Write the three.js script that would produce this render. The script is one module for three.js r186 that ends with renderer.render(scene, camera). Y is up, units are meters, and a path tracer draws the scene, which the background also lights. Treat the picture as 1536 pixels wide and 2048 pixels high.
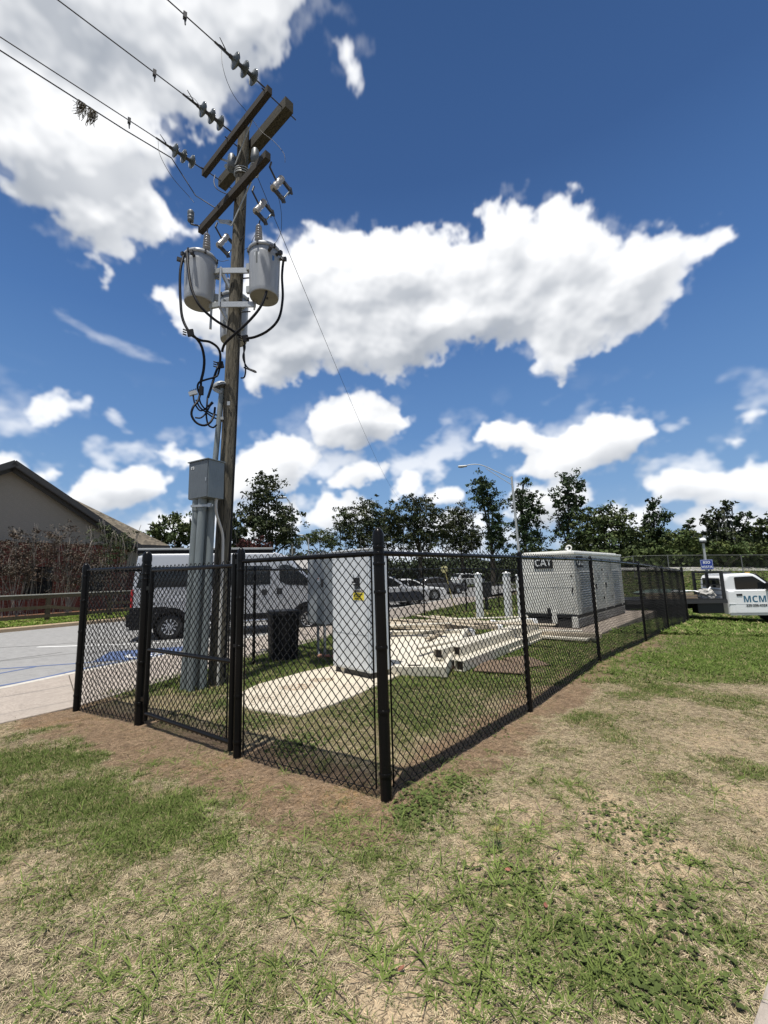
import * as THREE from 'three';
import { ImprovedNoise } from 'three/addons/math/ImprovedNoise.js';
import { mergeGeometries, mergeVertices } from 'three/addons/utils/BufferGeometryUtils.js';
import { RoundedBoxGeometry } from 'three/addons/geometries/RoundedBoxGeometry.js';
import { TessellateModifier } from 'three/addons/modifiers/TessellateModifier.js';
import { TextGeometry } from 'three/addons/geometries/TextGeometry.js';
import { FontLoader } from 'three/addons/loaders/FontLoader.js';

const scene = new THREE.Scene();
// ---------- camera: hand-held wide-angle phone, eye height 1.63 m, tilted up a little and rolled 1.6 degrees
const camera = new THREE.PerspectiveCamera(99.3, 0.75, 0.05, 900);
camera.position.set(0, 1.63, 0);
camera.rotation.set(0.14377, 0, -0.02749, 'YXZ');
scene.add(camera);
const renderer = new THREE.WebGLRenderer({ antialias: true });
renderer.setSize(768, 1024);
renderer.toneMapping = THREE.LinearToneMapping;
renderer.toneMappingExposure = 1.18;
renderer.shadowMap.enabled = true;

// ---------- noise
const IN = new ImprovedNoise();
const nz = (x, y, z) => IN.noise(x, y, z);
function fbm(x, y, z, o) { let s = 0, a = .5, f = 1; for (let i = 0; i < o; i++) { s += a * nz(x * f, y * f, z * f + i * 7.3); a *= .5; f *= 2.03; } return s; }
function rng(seed) { let a = seed >>> 0; return () => { a |= 0; a = a + 0x6D2B79F5 | 0; let t = Math.imul(a ^ a >>> 15, 1 | a); t = t + Math.imul(t ^ t >>> 7, 61 | t) ^ t; return ((t ^ t >>> 14) >>> 0) / 4294967296; }; }
const clamp = (x, a, b) => x < a ? a : x > b ? b : x;
const sstep = (a, b, x) => { const t = clamp((x - a) / (b - a), 0, 1); return t * t * (3 - 2 * t); };
const lerp = (a, b, t) => a + (b - a) * t;

// ---------- sky: clear blue with fair-weather cumulus; outlines in degrees of azimuth and elevation
const CLOUDS = [[2.0,2.3,1.0,[[-62.5,50.3],[-39.4,63.3],[-2.5,66.8],[-3.8,61.7],[-7.6,57.7],[-11.1,55.8],[-15.5,53.5],[-18.3,50.8],[-22.0,48.6],[-24.8,47.3],[-28.2,46.0],[-29.5,44.1],[-30.4,41.5],[-27.7,39.2],[-24.8,38.7],[-28.4,37.2],[-31.7,35.7],[-34.6,33.3],[-37.6,33.9],[-40.5,35.3],[-43.2,36.5],[-46.8,36.9],[-57.0,34.0]]],[1.7,1.7,1.0,[[-16.6,38.9],[-12.5,40.7],[-7.5,41.0],[-3.8,41.7],[1.3,40.7],[5.7,41.2],[10.6,39.8],[15.0,39.6],[16.1,41.6],[17.9,42.3],[20.5,41.5],[22.6,39.8],[24.3,40.8],[26.8,40.6],[29.4,38.4],[32.4,35.5],[35.9,34.6],[39.0,32.4],[41.6,31.9],[39.2,30.7],[37.2,29.6],[35.7,27.7],[33.3,26.1],[29.6,25.8],[26.4,25.2],[24.2,23.4],[21.0,24.6],[19.6,27.1],[15.9,28.5],[11.2,28.2],[6.3,26.6],[2.0,24.8],[-1.4,26.1],[-7.6,26.6],[-13.7,24.5],[-17.6,23.6],[-18.9,26.7],[-22.6,27.8],[-26.8,29.5],[-28.8,31.7],[-27.3,32.7],[-22.8,32.6],[-18.5,35.3]]],[1.2,1.0,1.0,[[-10.7,19.5],[-8.4,22.7],[-4.9,23.6],[-0.8,23.4],[2.6,21.4],[3.7,19.4],[0.4,17.6],[-4.4,16.7],[-8.4,17.0]]],[1.2,1.0,0.9,[[-21.6,12.2],[-18.7,15.7],[-14.9,18.4],[-11.7,18.2],[-8.4,16.4],[-7.8,14.5],[-11.0,12.5],[-13.6,10.6],[-17.3,9.2],[-21.5,9.1]]],[1.0,0.9,1.0,[[12.8,16.9],[13.6,18.7],[16.5,19.1],[19.5,17.9],[21.2,16.6],[23.5,16.4],[26.2,17.9],[28.5,18.1],[31.0,17.4],[33.2,16.5],[33.1,14.6],[30.9,13.3],[27.9,12.1],[24.3,11.3],[20.2,10.9],[17.2,12.4],[19.9,14.6],[16.2,15.4]]],[1.0,0.9,0.9,[[31.5,9.3],[33.5,10.8],[36.3,10.8],[38.8,9.8],[40.8,10.2],[44.3,8.4],[44.0,5.5],[40.3,5.7],[36.3,7.0],[33.2,7.4]]],[1.0,0.9,1.0,[[-37.1,8.8],[-35.9,10.8],[-33.7,12.4],[-31.8,12.3],[-29.3,13.1],[-26.4,12.2],[-26.8,10.4],[-30.1,8.7],[-33.5,7.7],[-36.2,7.8]]],[1.4,1.6,0.55,[[-41.2,17.0],[-39.5,19.1],[-37.0,19.6],[-35.4,19.7],[-35.5,18.6],[-38.1,17.3],[-39.8,16.3]]],[1.2,1.5,0.4,[[-34.1,18.3],[-33.5,20.0],[-32.2,20.0],[-31.8,17.6],[-33.3,17.6]]],[1.8,1.3,0.32,[[-40.1,28.6],[-39.0,28.7],[-36.6,27.0],[-32.6,26.0],[-27.8,25.6],[-24.3,25.1],[-27.7,24.6],[-32.5,25.2],[-37.0,26.2],[-39.6,27.4]]],[1.5,1.6,0.55,[[-5.8,55.4],[-3.7,56.3],[-1.0,55.4],[-2.2,54.2],[-2.1,52.4],[-3.4,53.0],[-5.6,54.1]]],[1.0,1.1,0.7,[[-8.4,12.2],[-5.1,14.5],[-1.7,15.4],[1.3,14.7],[0.3,13.1],[-3.1,11.9],[-6.5,11.6]]],[1.0,1.0,0.8,[[1.6,12.1],[3.0,13.7],[5.3,12.9],[5.6,11.3],[4.2,9.7],[1.5,9.8]]],[0.8,0.7,0.9,[[5.2,9.6],[6.9,11.2],[9.2,11.3],[10.8,10.3],[10.4,9.2],[7.4,8.9]]],[1.0,1.0,0.7,[[-28.9,15.1],[-26.8,15.9],[-23.4,15.4],[-22.8,13.9],[-26.7,13.3]]],[1.0,1.0,0.85,[[-44.3,11.0],[-42.3,13.0],[-40.7,13.0],[-39.8,11.6],[-38.2,12.4],[-36.4,11.8],[-38.9,10.0],[-42.0,9.1]]],[0.8,0.8,0.6,[[38.5,12.9],[39.6,13.2],[40.7,12.5],[39.9,12.1]]],[0.8,0.9,0.5,[[40.4,14.9],[41.5,15.4],[42.2,14.9],[41.5,14.3]]],[0.9,1.1,0.4,[[29.8,18.4],[31.2,19.2],[32.2,18.7],[31.0,17.5]]],[0.9,1.1,0.4,[[34.1,15.5],[36.0,15.9],[36.1,15.4],[34.4,14.8]]],[1.2,1.2,0.22,[[5.8,17.4],[8.7,20.4],[10.5,22.1],[11.1,21.4],[9.6,19.1],[7.1,16.4]]],[1.3,1.2,0.75,[[15.8,9.7],[18.4,11.3],[22.6,11.5],[25.3,10.3],[25.6,7.6],[22.6,5.4],[18.0,5.7],[15.0,7.2]]],[1.2,1.2,0.75,[[26.0,6.4],[28.8,7.9],[31.7,7.0],[33.4,5.1],[31.4,3.9],[26.3,4.0]]],[1.2,1.2,0.8,[[-11.0,8.0],[-7.8,10.6],[-4.5,10.9],[-1.8,9.2],[-1.2,6.6],[-9.8,6.0]]],[1.2,1.2,0.8,[[-18.5,6.7],[-15.5,9.9],[-11.7,9.9],[-10.4,6.7],[-13.6,4.2],[-18.4,4.2]]],[1.3,1.2,0.7,[[-32.4,5.8],[-28.6,8.2],[-24.3,8.4],[-20.9,7.9],[-20.8,4.8],[-28.4,4.2]]],[1.3,1.2,0.7,[[33.4,5.1],[37.5,6.3],[43.9,4.6],[43.6,2.2],[35.9,2.8]]],[1.3,1.2,0.6,[[3.4,6.4],[8.7,8.2],[12.5,7.3],[14.9,5.3],[8.5,4.3]]],[1.4,1.5,0.35,[[19.4,24.3],[21.9,24.4],[24.8,23.6],[23.5,22.7],[20.5,23.1]]]];
const SUN = new THREE.Vector3(-.104, .9636, .246).normalize();
{
  const W = 2048, Hh = 1024, D = new Float32Array(W * Hh), F = new Float32Array(W * Hh), R2D = 180 / Math.PI, D2R = Math.PI / 180;
  const dirOf = (i, j) => { const u = (i + .5) / W, v = (j + .5) / Hh, th = (u - .5) * 2 * Math.PI, el = (v - .5) * Math.PI; return [Math.cos(th) * Math.cos(el), Math.sin(el), Math.sin(th) * Math.cos(el)]; };
  const azOf = i => { let a = ((i + .5) / W - .5) * 360 + 90; return a > 180 ? a - 360 : a; };          // 0 = -z, + to the right
  const elOf = j => ((j + .5) / Hh - .5) * 180;
  const iOf = az => (az - 90) / 360 * W + W / 2 - .5;
  const turb = (x, y, z) => { // billowing outline: rounded lobes with finer lobes on them
    const w = nz(x * 3, y * 3, z * 3) * .12;
    let s = 0, a = .62, f = 1;
    for (let k = 0; k < 5; k++) { s += a * (1 - 2.2 * Math.abs(nz(x * f * 9 + w, y * f * 9 + k * 3.1, z * f * 9 - w))); a *= .52; f *= 2.1; }
    return s - .45;
  };
  const put = (i, j, d, f = d) => { const k = j * W + ((i % W) + W) % W; if (d > D[k]) { D[k] = d; F[k] = Math.max(F[k], f); } };
  for (const [soft, amp, dens, poly] of CLOUDS) {
    let a0 = 1e9, a1 = -1e9, e0 = 1e9, e1 = -1e9;
    for (const [a, e] of poly) { a0 = Math.min(a0, a); a1 = Math.max(a1, a); e0 = Math.min(e0, e); e1 = Math.max(e1, e); }
    const ce = Math.cos((e0 + e1) / 2 * D2R), wisp = dens < .5;
    for (let j = Math.max(0, Math.floor((e0 - 4 + 90) / 180 * Hh)); j < Math.min(Hh, (e1 + 4 + 90) / 180 * Hh); j++)
      for (let i = Math.floor(iOf(a0 - 4 / ce)); i < iOf(a1 + 4 / ce); i++) {
        const az = azOf(((i % W) + W) % W), el = elOf(j), cw = Math.cos(el * D2R);
        let best = 1e9, inside = false;
        for (let p = 0, q = poly.length - 1; p < poly.length; q = p++) {
          const [ax, ay] = poly[q], [bx, by] = poly[p];
          if ((ay > el) !== (by > el) && az < (bx - ax) * (el - ay) / (by - ay) + ax) inside = !inside;
          const dx = (bx - ax) * cw, dy = by - ay, px = (az - ax) * cw, py = el - ay, t = clamp((px * dx + py * dy) / (dx * dx + dy * dy + 1e-9), 0, 1);
          best = Math.min(best, (px - t * dx) ** 2 + (py - t * dy) ** 2);
        }
        const sd = Math.sqrt(best) * (inside ? 1 : -1);
        if (sd < -amp * 1.6) continue;
        const d = dirOf(((i % W) + W) % W, j);
        const n = wisp ? fbm(d[0] * 14 + d[1] * 20, d[1] * 26, d[2] * 14, 5) * 2.4 : turb(d[0], d[1], d[2]) * .7 + fbm(d[0] * 28, d[1] * 28, d[2] * 28, 4) * 1.3;
        const f = Math.min(sd, 1.2 + amp * .75) + amp * n * (wisp ? 1 : 1.1);
        if (!wisp) put(i, j, clamp((sd + .5 + fbm(d[0] * 34, d[1] * 40, d[2] * 34, 4) * 4.2) / 3.4, 0, 1) * .30 * dens, 0);
        put(i, j, clamp(f / (soft * (wisp ? 1 : .66)), 0, 1.9) * dens * (wisp ? .8 : 1), (Math.min(sd, 3.2) * .6 + amp * (fbm(d[0] * 8.5, d[1] * 11, d[2] * 8.5, 4) * 2.2 + n * .10)) * dens);
      }
  }
  // the rest of the sky, outside the view, carries the same kind of broken cumulus; thin cirrus everywhere
  for (let j = Hh / 2; j < Hh; j++) for (let i = 0; i < W; i++) {
    const az = azOf(i), el = elOf(j);
    const out = Math.max(sstep(52, 62, Math.abs(az)), sstep(66, 74, el));
    const d = dirOf(i, j), k = 1 / (d[1] + .35);
    if (el < 24) { const v = fbm(d[0] * 7, el * .16, d[2] * 7, 5) * 1.7 - .06 + sstep(10, 2, el) * .12 + fbm(d[0] * 22, el * .5, d[2] * 22, 3) * .6; put(i, j, clamp(v, 0, .5) * sstep(24, 12, el) * sstep(-1, 3, el)); }
    if (out > 0) { const f = fbm(d[0] * k * 2.2 + 5, d[2] * k * 2.2, 3.3, 6) * 2 - .18; put(i, j, clamp(f * 3.2, 0, 1.7) * out); }
  }
  const px = new Float32Array(W * Hh * 4);
  const grad = [[-90, 0.1699, 0.1614, 0.136], [-3, 0.2549, 0.2804, 0.2804], [0, 0.3993, 0.4928, 0.5948], [4, 0.2889, 0.4248, 0.6033], [10, 0.1827, 0.3271, 0.5522], [18, 0.1147, 0.2379, 0.4758], [30, 0.0673, 0.1589, 0.3738], [45, 0.0411, 0.0991, 0.2523], [60, 0.0327, 0.0804, 0.2075], [90, 0.029, 0.071, 0.1869]];
  for (let j = 0; j < Hh; j++) {
    const el = elOf(j); let g = 0; while (g < grad.length - 2 && el > grad[g + 1][0]) g++;
    const A = grad[g], B = grad[g + 1], t = clamp((el - A[0]) / (B[0] - A[0]), 0, 1);
    for (let i = 0; i < W; i++) {
      const k = j * W + i; let c = [lerp(A[1], B[1], t), lerp(A[2], B[2], t), lerp(A[3], B[3], t)];
      const dd = D[k];
      if (dd > 0.002) {
        // light falls in from above: count the cloud overhead of this point
        let acc = 0;
        for (let s = 1; s <= 22; s++) { const jj = Math.min(Hh - 1, j + Math.round(s * 1.5)); acc += D[jj * W + i] * (s < 8 ? 1 : .75); }
        const up = n => F[Math.min(Hh - 1, j + n) * W + ((i - (n >> 1)) % W + W) % W];
        const rel = clamp((F[k] - up(3)) * .16 + (F[k] - up(8)) * .16 + (F[k] - up(14)) * .08, -.30, .30);
        const d = dirOf(i, j), big = fbm(d[0] * 5 + 3, d[1] * 8, d[2] * 5, 3);
        let sh = Math.exp(-acc * .036) * .80 + .30 + rel * .9 + big * .62;
        sh = clamp(sh, 0.0, 1);
        const hz = sstep(16, 0, el) * .35;
        const w = [lerp(.29, .96, sh), lerp(.325, .965, sh), lerp(.38, .975, sh)];
        w[0] = lerp(w[0], .62, hz); w[1] = lerp(w[1], .66, hz); w[2] = lerp(w[2], .72, hz);
        const al = 1 - Math.exp(-Math.pow(dd, 1.25) * 3.2);
        for (let q = 0; q < 3; q++) c[q] = lerp(c[q], w[q], al);
      }
      px[k * 4] = c[0]; px[k * 4 + 1] = c[1]; px[k * 4 + 2] = c[2]; px[k * 4 + 3] = 1;
    }
  }
  const sky = new THREE.DataTexture(px, W, Hh, THREE.RGBAFormat, THREE.FloatType);
  sky.mapping = THREE.EquirectangularReflectionMapping; sky.magFilter = THREE.LinearFilter; sky.minFilter = THREE.LinearFilter; sky.wrapS = THREE.RepeatWrapping; sky.needsUpdate = true;
  scene.background = sky; scene.environment = sky;
}
// ---------- sun, high behind the camera's left shoulder
const sun = new THREE.DirectionalLight(new THREE.Color(1, .955, .88), 5.0);
sun.position.copy(SUN).multiplyScalar(80); sun.target.position.set(0, 0, -14);
sun.position.add(sun.target.position); sun.castShadow = true;
sun.shadow.mapSize.set(4096, 4096); sun.shadow.camera.left = -45; sun.shadow.camera.right = 45; sun.shadow.camera.top = 45; sun.shadow.camera.bottom = -50; sun.shadow.camera.far = 220;
scene.add(sun, sun.target);
// ---------- helpers
const used = {};
const numbered = n => { const k = used[n] = (used[n] ?? -1) + 1; return k ? n + '_' + String(k).padStart(3, '0') : n; };
const V = (x, y, z) => new THREE.Vector3(x, y, z);
function prep(gs) { gs = (Array.isArray(gs) ? gs : [gs]); if (gs.length === 1) return gs[0];
  const anyNon = gs.some(g => !g.index); gs = gs.map(g => { g = anyNon && g.index ? g.toNonIndexed() : g; for (const k of Object.keys(g.attributes)) if (!['position', 'normal', 'uv'].includes(k)) g.deleteAttribute(k); if (!g.attributes.uv) g.setAttribute('uv', new THREE.BufferAttribute(new Float32Array(g.attributes.position.count * 2), 2)); if (!g.attributes.normal) g.computeVertexNormals(); return g; });
  return mergeGeometries(gs, false); }
function part(name, gs, mat, parent, label) { const m = new THREE.Mesh(prep(gs), mat); m.name = name; parent.add(m); if (label) m.userData.label = label; return m; }
function thing(name, label, category, pos = [0, 0, 0], turn = 0, group) { const o = new THREE.Group(); o.name = numbered(name); o.position.set(...pos); o.rotation.y = turn; o.userData = { label, category }; if (group) o.userData.group = group; scene.add(o); return o; }
function solo(name, gs, mat, label, category, group) { const m = part(numbered(name), gs, mat, scene); m.userData = { label, category }; if (group) m.userData.group = group; return m; }
function struct(name, gs, mat) { const m = part(numbered(name), gs, mat, scene); m.userData.kind = 'structure'; return m; }
const box = (w, h, d, x = 0, y = 0, z = 0, ry = 0, rx = 0, rz = 0) => { const g = new THREE.BoxGeometry(w, h, d); if (rz) g.rotateZ(rz); if (rx) g.rotateX(rx); if (ry) g.rotateY(ry); g.translate(x, y, z); return g; };
const rbox = (w, h, d, r, x = 0, y = 0, z = 0, ry = 0, rx = 0, rz = 0) => { const g = new RoundedBoxGeometry(w, h, d, 2, Math.min(r, w / 2.01, h / 2.01, d / 2.01)); if (rz) g.rotateZ(rz); if (rx) g.rotateX(rx); if (ry) g.rotateY(ry); g.translate(x, y, z); return g; };
const cyl = (r0, r1, h, x = 0, y = 0, z = 0, n = 14, open = false) => { const g = new THREE.CylinderGeometry(r1, r0, h, n, 1, open); g.translate(x, y + h / 2, z); return g; };   // base at y
function rod(a, b, r, r2 = r, n = 8) { a = Array.isArray(a) ? V(...a) : a; b = Array.isArray(b) ? V(...b) : b; const d = b.clone().sub(a), L = d.length(); const g = new THREE.CylinderGeometry(r2, r, L, n); g.translate(0, L / 2, 0); g.applyQuaternion(new THREE.Quaternion().setFromUnitVectors(V(0, 1, 0), d.normalize())); g.translate(a.x, a.y, a.z); return g; }
function bar(a, b, w, h) { a = V(...a); b = V(...b); const d = b.clone().sub(a), L = d.length(); const g = new THREE.BoxGeometry(w, h, L); const m = new THREE.Matrix4().lookAt(a, b, V(0, 1, 0)); g.applyMatrix4(m); const c = a.add(b).multiplyScalar(.5); g.translate(c.x, c.y, c.z); return g; }
const tube = (pts, r, n = 24, m = 6) => new THREE.TubeGeometry(new THREE.CatmullRomCurve3(pts.map(p => V(...p))), n, r, m, false);
const lathe = (pts, n = 20) => new THREE.LatheGeometry(pts.map(p => new THREE.Vector2(p[0], p[1])), n);
function shapeOf(pts) { const s = new THREE.Shape(); pts.forEach((p, i) => i ? s.lineTo(p[0], p[1]) : s.moveTo(p[0], p[1])); s.closePath(); return s; }
const extr = (pts, depth, bevel = 0, seg = 2) => { const g = new THREE.ExtrudeGeometry(pts instanceof THREE.Shape ? pts : shapeOf(pts), { depth: depth - 2 * bevel, bevelEnabled: bevel > 0, bevelSize: bevel, bevelThickness: bevel, bevelOffset: -bevel, bevelSegments: seg, curveSegments: 8 }); g.translate(0, 0, bevel - depth / 2); return g; };   // centred on z
function smoothShape(pts, r) { // polygon with rounded corners
  const s = new THREE.Shape(), n = pts.length; for (let i = 0; i < n; i++) { const p = pts[i], a = pts[(i + n - 1) % n], b = pts[(i + 1) % n]; const rr = p[2] ?? r; const da = Math.hypot(a[0] - p[0], a[1] - p[1]), db = Math.hypot(b[0] - p[0], b[1] - p[1]); const ka = Math.min(rr, da * .48) / da, kb = Math.min(rr, db * .48) / db; const p0 = [p[0] + (a[0] - p[0]) * ka, p[1] + (a[1] - p[1]) * ka], p1 = [p[0] + (b[0] - p[0]) * kb, p[1] + (b[1] - p[1]) * kb]; i ? s.lineTo(...p0) : s.moveTo(...p0); s.quadraticCurveTo(p[0], p[1], p1[0], p1[1]); } s.closePath(); return s; }

// ---------- textures (seeded); mean value 1 maps so that the material colour stays the base colour
function noiseTex(size, fn, rep = 1, srgb = false) { const d = new Uint8Array(size * size * 4); for (let y = 0; y < size; y++) for (let x = 0; x < size; x++) { const v = fn(x / size, y / size, x, y); const k = (y * size + x) * 4; if (Array.isArray(v)) { d[k] = clamp(v[0], 0, 1) * 255; d[k + 1] = clamp(v[1], 0, 1) * 255; d[k + 2] = clamp(v[2], 0, 1) * 255; } else d[k] = d[k + 1] = d[k + 2] = clamp(v, 0, 1) * 255; d[k + 3] = 255; } const t = new THREE.DataTexture(d, size, size); t.wrapS = t.wrapT = THREE.RepeatWrapping; t.magFilter = THREE.LinearFilter; t.minFilter = THREE.LinearMipmapLinearFilter; t.generateMipmaps = true; t.repeat.set(rep, rep); if (srgb) t.colorSpace = THREE.SRGBColorSpace; t.needsUpdate = true; return t; }
// tileable fbm on a torus
const tf = (u, v, f, o, s = 0) => { const a = u * Math.PI * 2, b = v * Math.PI * 2, r = f / 6.283; return fbm(Math.cos(a) * r + s, Math.sin(a) * r + Math.cos(b) * r * 1.0, Math.sin(b) * r - s, o); };
const R0 = rng(77);
const texGrain = noiseTex(512, (u, v) => .80 + tf(u, v, 40, 3) * .30 + tf(u, v, 6, 3, 4) * .18 + (R0() - .5) * .16, 1, false);
const texBumpGrain = noiseTex(256, (u, v) => .5 + tf(u, v, 50, 3, 9) * .5 + (R0() - .5) * .4);
const texAsphalt = noiseTex(512, (u, v) => .70 + tf(u, v, 10, 4, 2) * .18 + (R0() - .5) * .42 + (R0() > .985 ? .25 : 0), 1, false);
const texDirty = noiseTex(256, (u, v) => .86 + tf(u, v * .4, 8, 5, 3) * .22 + tf(u, v, 30, 2, 5) * .10, 1, false);
const texWood = noiseTex(512, (u, v) => { const g = tf(u, v * .18, 60, 3, 1), c = tf(u, v * .1, 20, 4, 8); const crack = Math.abs(tf(u, v * .12, 14, 3, 6)) < .025 ? -.42 : 0; const k = clamp(.62 + g * .5 + c * .35 + crack + (R0() - .5) * .06, .06, 1); return [k, k * .96, k * .88]; }, 1, false);
const texWoodBump = noiseTex(256, (u, v) => .5 + tf(u, v * .18, 60, 3, 1) * .8 + (Math.abs(tf(u, v * .12, 14, 3, 6)) < .03 ? -.4 : 0));
const texBrick = noiseTex(512, (u, v, x, y) => { const row = Math.floor(v * 16), bu = u * 8 + (row % 2) * .5, fx = bu - Math.floor(bu), fy = v * 16 - row; if (fx < .035 || fy < .10) return [.52, .47, .42]; const h = Math.sin((Math.floor(bu) % 8) * 12.99 + row * 78.2) * 43758.5; const t = .78 + .34 * (h - Math.floor(h)) + (R0() - .5) * .12; return [.46 * t, .21 * t, .16 * t]; }, 1, true);
const texShingle = noiseTex(512, (u, v) => { const row = Math.floor(v * 24), bu = u * 20 + (row % 2) * .5 + Math.sin(row) * .2, h = Math.sin(Math.floor(bu) * 12.99 + row * 78.2) * 43758.5, fy = v * 24 - row; let t = .58 + .30 * (h - Math.floor(h)) + (R0() - .5) * .22; if (fy < .12) t *= .6; return [t, t * .95, t * .87]; }, 1, true);
function rep(t, x, y) { const c = t.clone(); c.repeat.set(x, y); c.needsUpdate = true; return c; }
const lin = (r, g, b) => new THREE.Color().setRGB(r, g, b);
const std = (r, g, b, rough = .8, o = {}) => new THREE.MeshStandardMaterial({ color: lin(r, g, b), roughness: rough, side: THREE.DoubleSide, ...o });
const M = {
  fenceBlack: new THREE.MeshPhysicalMaterial({ color: lin(.006, .006, .0065), roughness: .22, specularIntensity: .3, side: THREE.DoubleSide }), wireBlack: new THREE.MeshPhysicalMaterial({ color: lin(.006, .0062, .007), roughness: .4, specularIntensity: .4, side: THREE.DoubleSide }),
  galv: std(.42, .44, .45, .42, { metalness: .55, map: rep(texDirty, 2, 2) }), galvDull: std(.36, .38, .38, .55, { metalness: .3, map: rep(texDirty, 1, 2) }),
  pvcGrey: std(.19, .22, .225, .5, { map: rep(texDirty, 1, 3) }), boxGrey: std(.105, .122, .135, .45, { map: rep(texDirty, 2, 2) }), boxSide: std(.19, .215, .22, .4, { metalness: .25, map: rep(texDirty, 2, 2) }),
  tank: std(.37, .39, .41, .35, { map: rep(texDirty, 3, 2) }), tankDark: std(.20, .19, .15, .7, { map: rep(texDirty, 2, 2) }), porcelain: std(.34, .33, .32, .18), bushing: std(.24, .235, .24, .2), porcBrown: std(.20, .22, .20, .22),
  blackRubber: new THREE.MeshPhysicalMaterial({ color: lin(.007, .007, .009), roughness: .5, specularIntensity: .35, side: THREE.DoubleSide }), discGlass: std(.075, .085, .082, .12), iron: std(.05, .05, .052, .55, { metalness: .4 }), wire: std(.028, .028, .03, .55),
  pole: std(.175, .162, .13, .95, { map: rep(texWood, 1, 6), bumpMap: rep(texWoodBump, 1, 6), bumpScale: .012 }), arm: std(.040, .032, .025, .95, { map: rep(texWood, 1, 2) }), armGreen: std(.062, .055, .034, .95, { map: rep(texWood, 1, 2) }),
  cabWhite: std(.72, .755, .78, .42, { map: rep(texDirty, 1, 1) }), cabGrey: std(.30, .325, .34, .45, { map: rep(texDirty, 1, 1) }), black: std(.012, .012, .013, .5), darkPlastic: new THREE.MeshPhysicalMaterial({ color: lin(.008, .008, .009), roughness: .6, specularIntensity: .3, side: THREE.DoubleSide }),
  concrete: std(.60, .56, .49, .92, { map: rep(texGrain, .9, .9), bumpMap: texBumpGrain, bumpScale: .004 }), walk: std(.40, .345, .295, .95, { map: rep(texGrain, .7, .7), bumpMap: texBumpGrain, bumpScale: .004 }),
  asphalt: std(.355, .35, .34, .96, { map: rep(texAsphalt, .7, .7), bumpMap: texBumpGrain, bumpScale: .006 }), kerb: std(.48, .36, .23, .92, { map: rep(texGrain, 1, 1) }),
  paintWhite: std(.74, .74, .72, .8), paintBlue: std(.10, .15, .30, .8, { map: rep(texGrain, 1.3, 1.3) }),
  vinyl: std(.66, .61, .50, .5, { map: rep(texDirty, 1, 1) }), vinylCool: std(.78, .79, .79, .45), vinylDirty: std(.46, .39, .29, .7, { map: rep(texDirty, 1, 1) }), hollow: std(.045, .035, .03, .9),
  genWhite: std(.80, .79, .73, .4, { map: rep(texDirty, 1, 1) }), genGrey: std(.50, .51, .50, .45, { map: rep(texDirty, 1, 1) }),
  glass: std(.012, .014, .016, .06), chrome: std(.7, .7, .71, .15, { metalness: 1 }), alloy: std(.55, .56, .57, .3, { metalness: .8 }), tyre: std(.022, .022, .022, .85), redLamp: std(.42, .015, .02, .2),
  rail: std(.17, .13, .085, .95, { map: rep(texWood, 1, 3) }), railTop: std(.62, .58, .50, .9, { map: rep(texGrain, 1, 1) }),
  lampGrey: std(.40, .41, .40, .5, { metalness: .3 }), stucco: std(.36, .315, .26, .95, { map: rep(texGrain, 2.5, 2.5) }), fascia: std(.055, .052, .05, .8),
  brick: std(.95, .95, .95, .95, { map: rep(texBrick, .55, .8) }), shingle: std(.25, .235, .21, .95, { map: rep(texShingle, .28, .28) }), bark: std(.11, .095, .075, .95, { map: rep(texWood, 2, 3) }),
};
const paint = (r, g, b, metal = 0) => new THREE.MeshPhysicalMaterial({ color: lin(r, g, b), roughness: .35, metalness: metal, clearcoat: .8, clearcoatRoughness: .12, side: THREE.DoubleSide });

// ---------- ground height: lawn at 0, falling gently to the right towards the truck, stepping down to the road on the left
const WALKMID = [[-30, 21], [-9.6, -1.6], [-5.5, -6.2], [-4.9, -7.6], [-3.5, -10.8], [.6, -19.6], [6.0, -29.6], [14, -44], [60, -120]];
function sdLine(L, x, z) { let best = 1e9, s = 1; for (let i = 0; i < L.length - 1; i++) { const [ax, az] = L[i], [bx, bz] = L[i + 1], dx = bx - ax, dz = bz - az, t = clamp(((x - ax) * dx + (z - az) * dz) / (dx * dx + dz * dz), 0, 1), ex = x - ax - t * dx, ez = z - az - t * dz, d = ex * ex + ez * ez; if (d < best) { best = d; s = dx * ez - dz * ex < 0 ? 1 : -1; } } return Math.sqrt(best) * s; }
const roadSide = (x, z) => sdLine(WALKMID, x, z);     // > 0 on the road side
const ROAD = -.07;
function H(x, z, fine = true) {
  const r = roadSide(x, z), t = clamp((x - 3.7) / 11.3, 0, 1); let h = -.62 * Math.pow(t, 1.3);
  h *= 1 - sstep(26, 60, -z) * .8;
  h += sstep(18, 42, -z) * 2.1 * sstep(10, 20, x);
  h += sstep(-.25, .25, r) * (-.16 - h * sstep(0, 3, r));
  if (fine && r < -.6 && z > -13) h += (fbm(x * .9, 2.2, z * .9, 3) * .035 + fbm(x * 5, 7.7, z * 5, 3) * .022) * sstep(.6, 1.2, -r) * sstep(-13, -10, z);
  return h;
}
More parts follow.
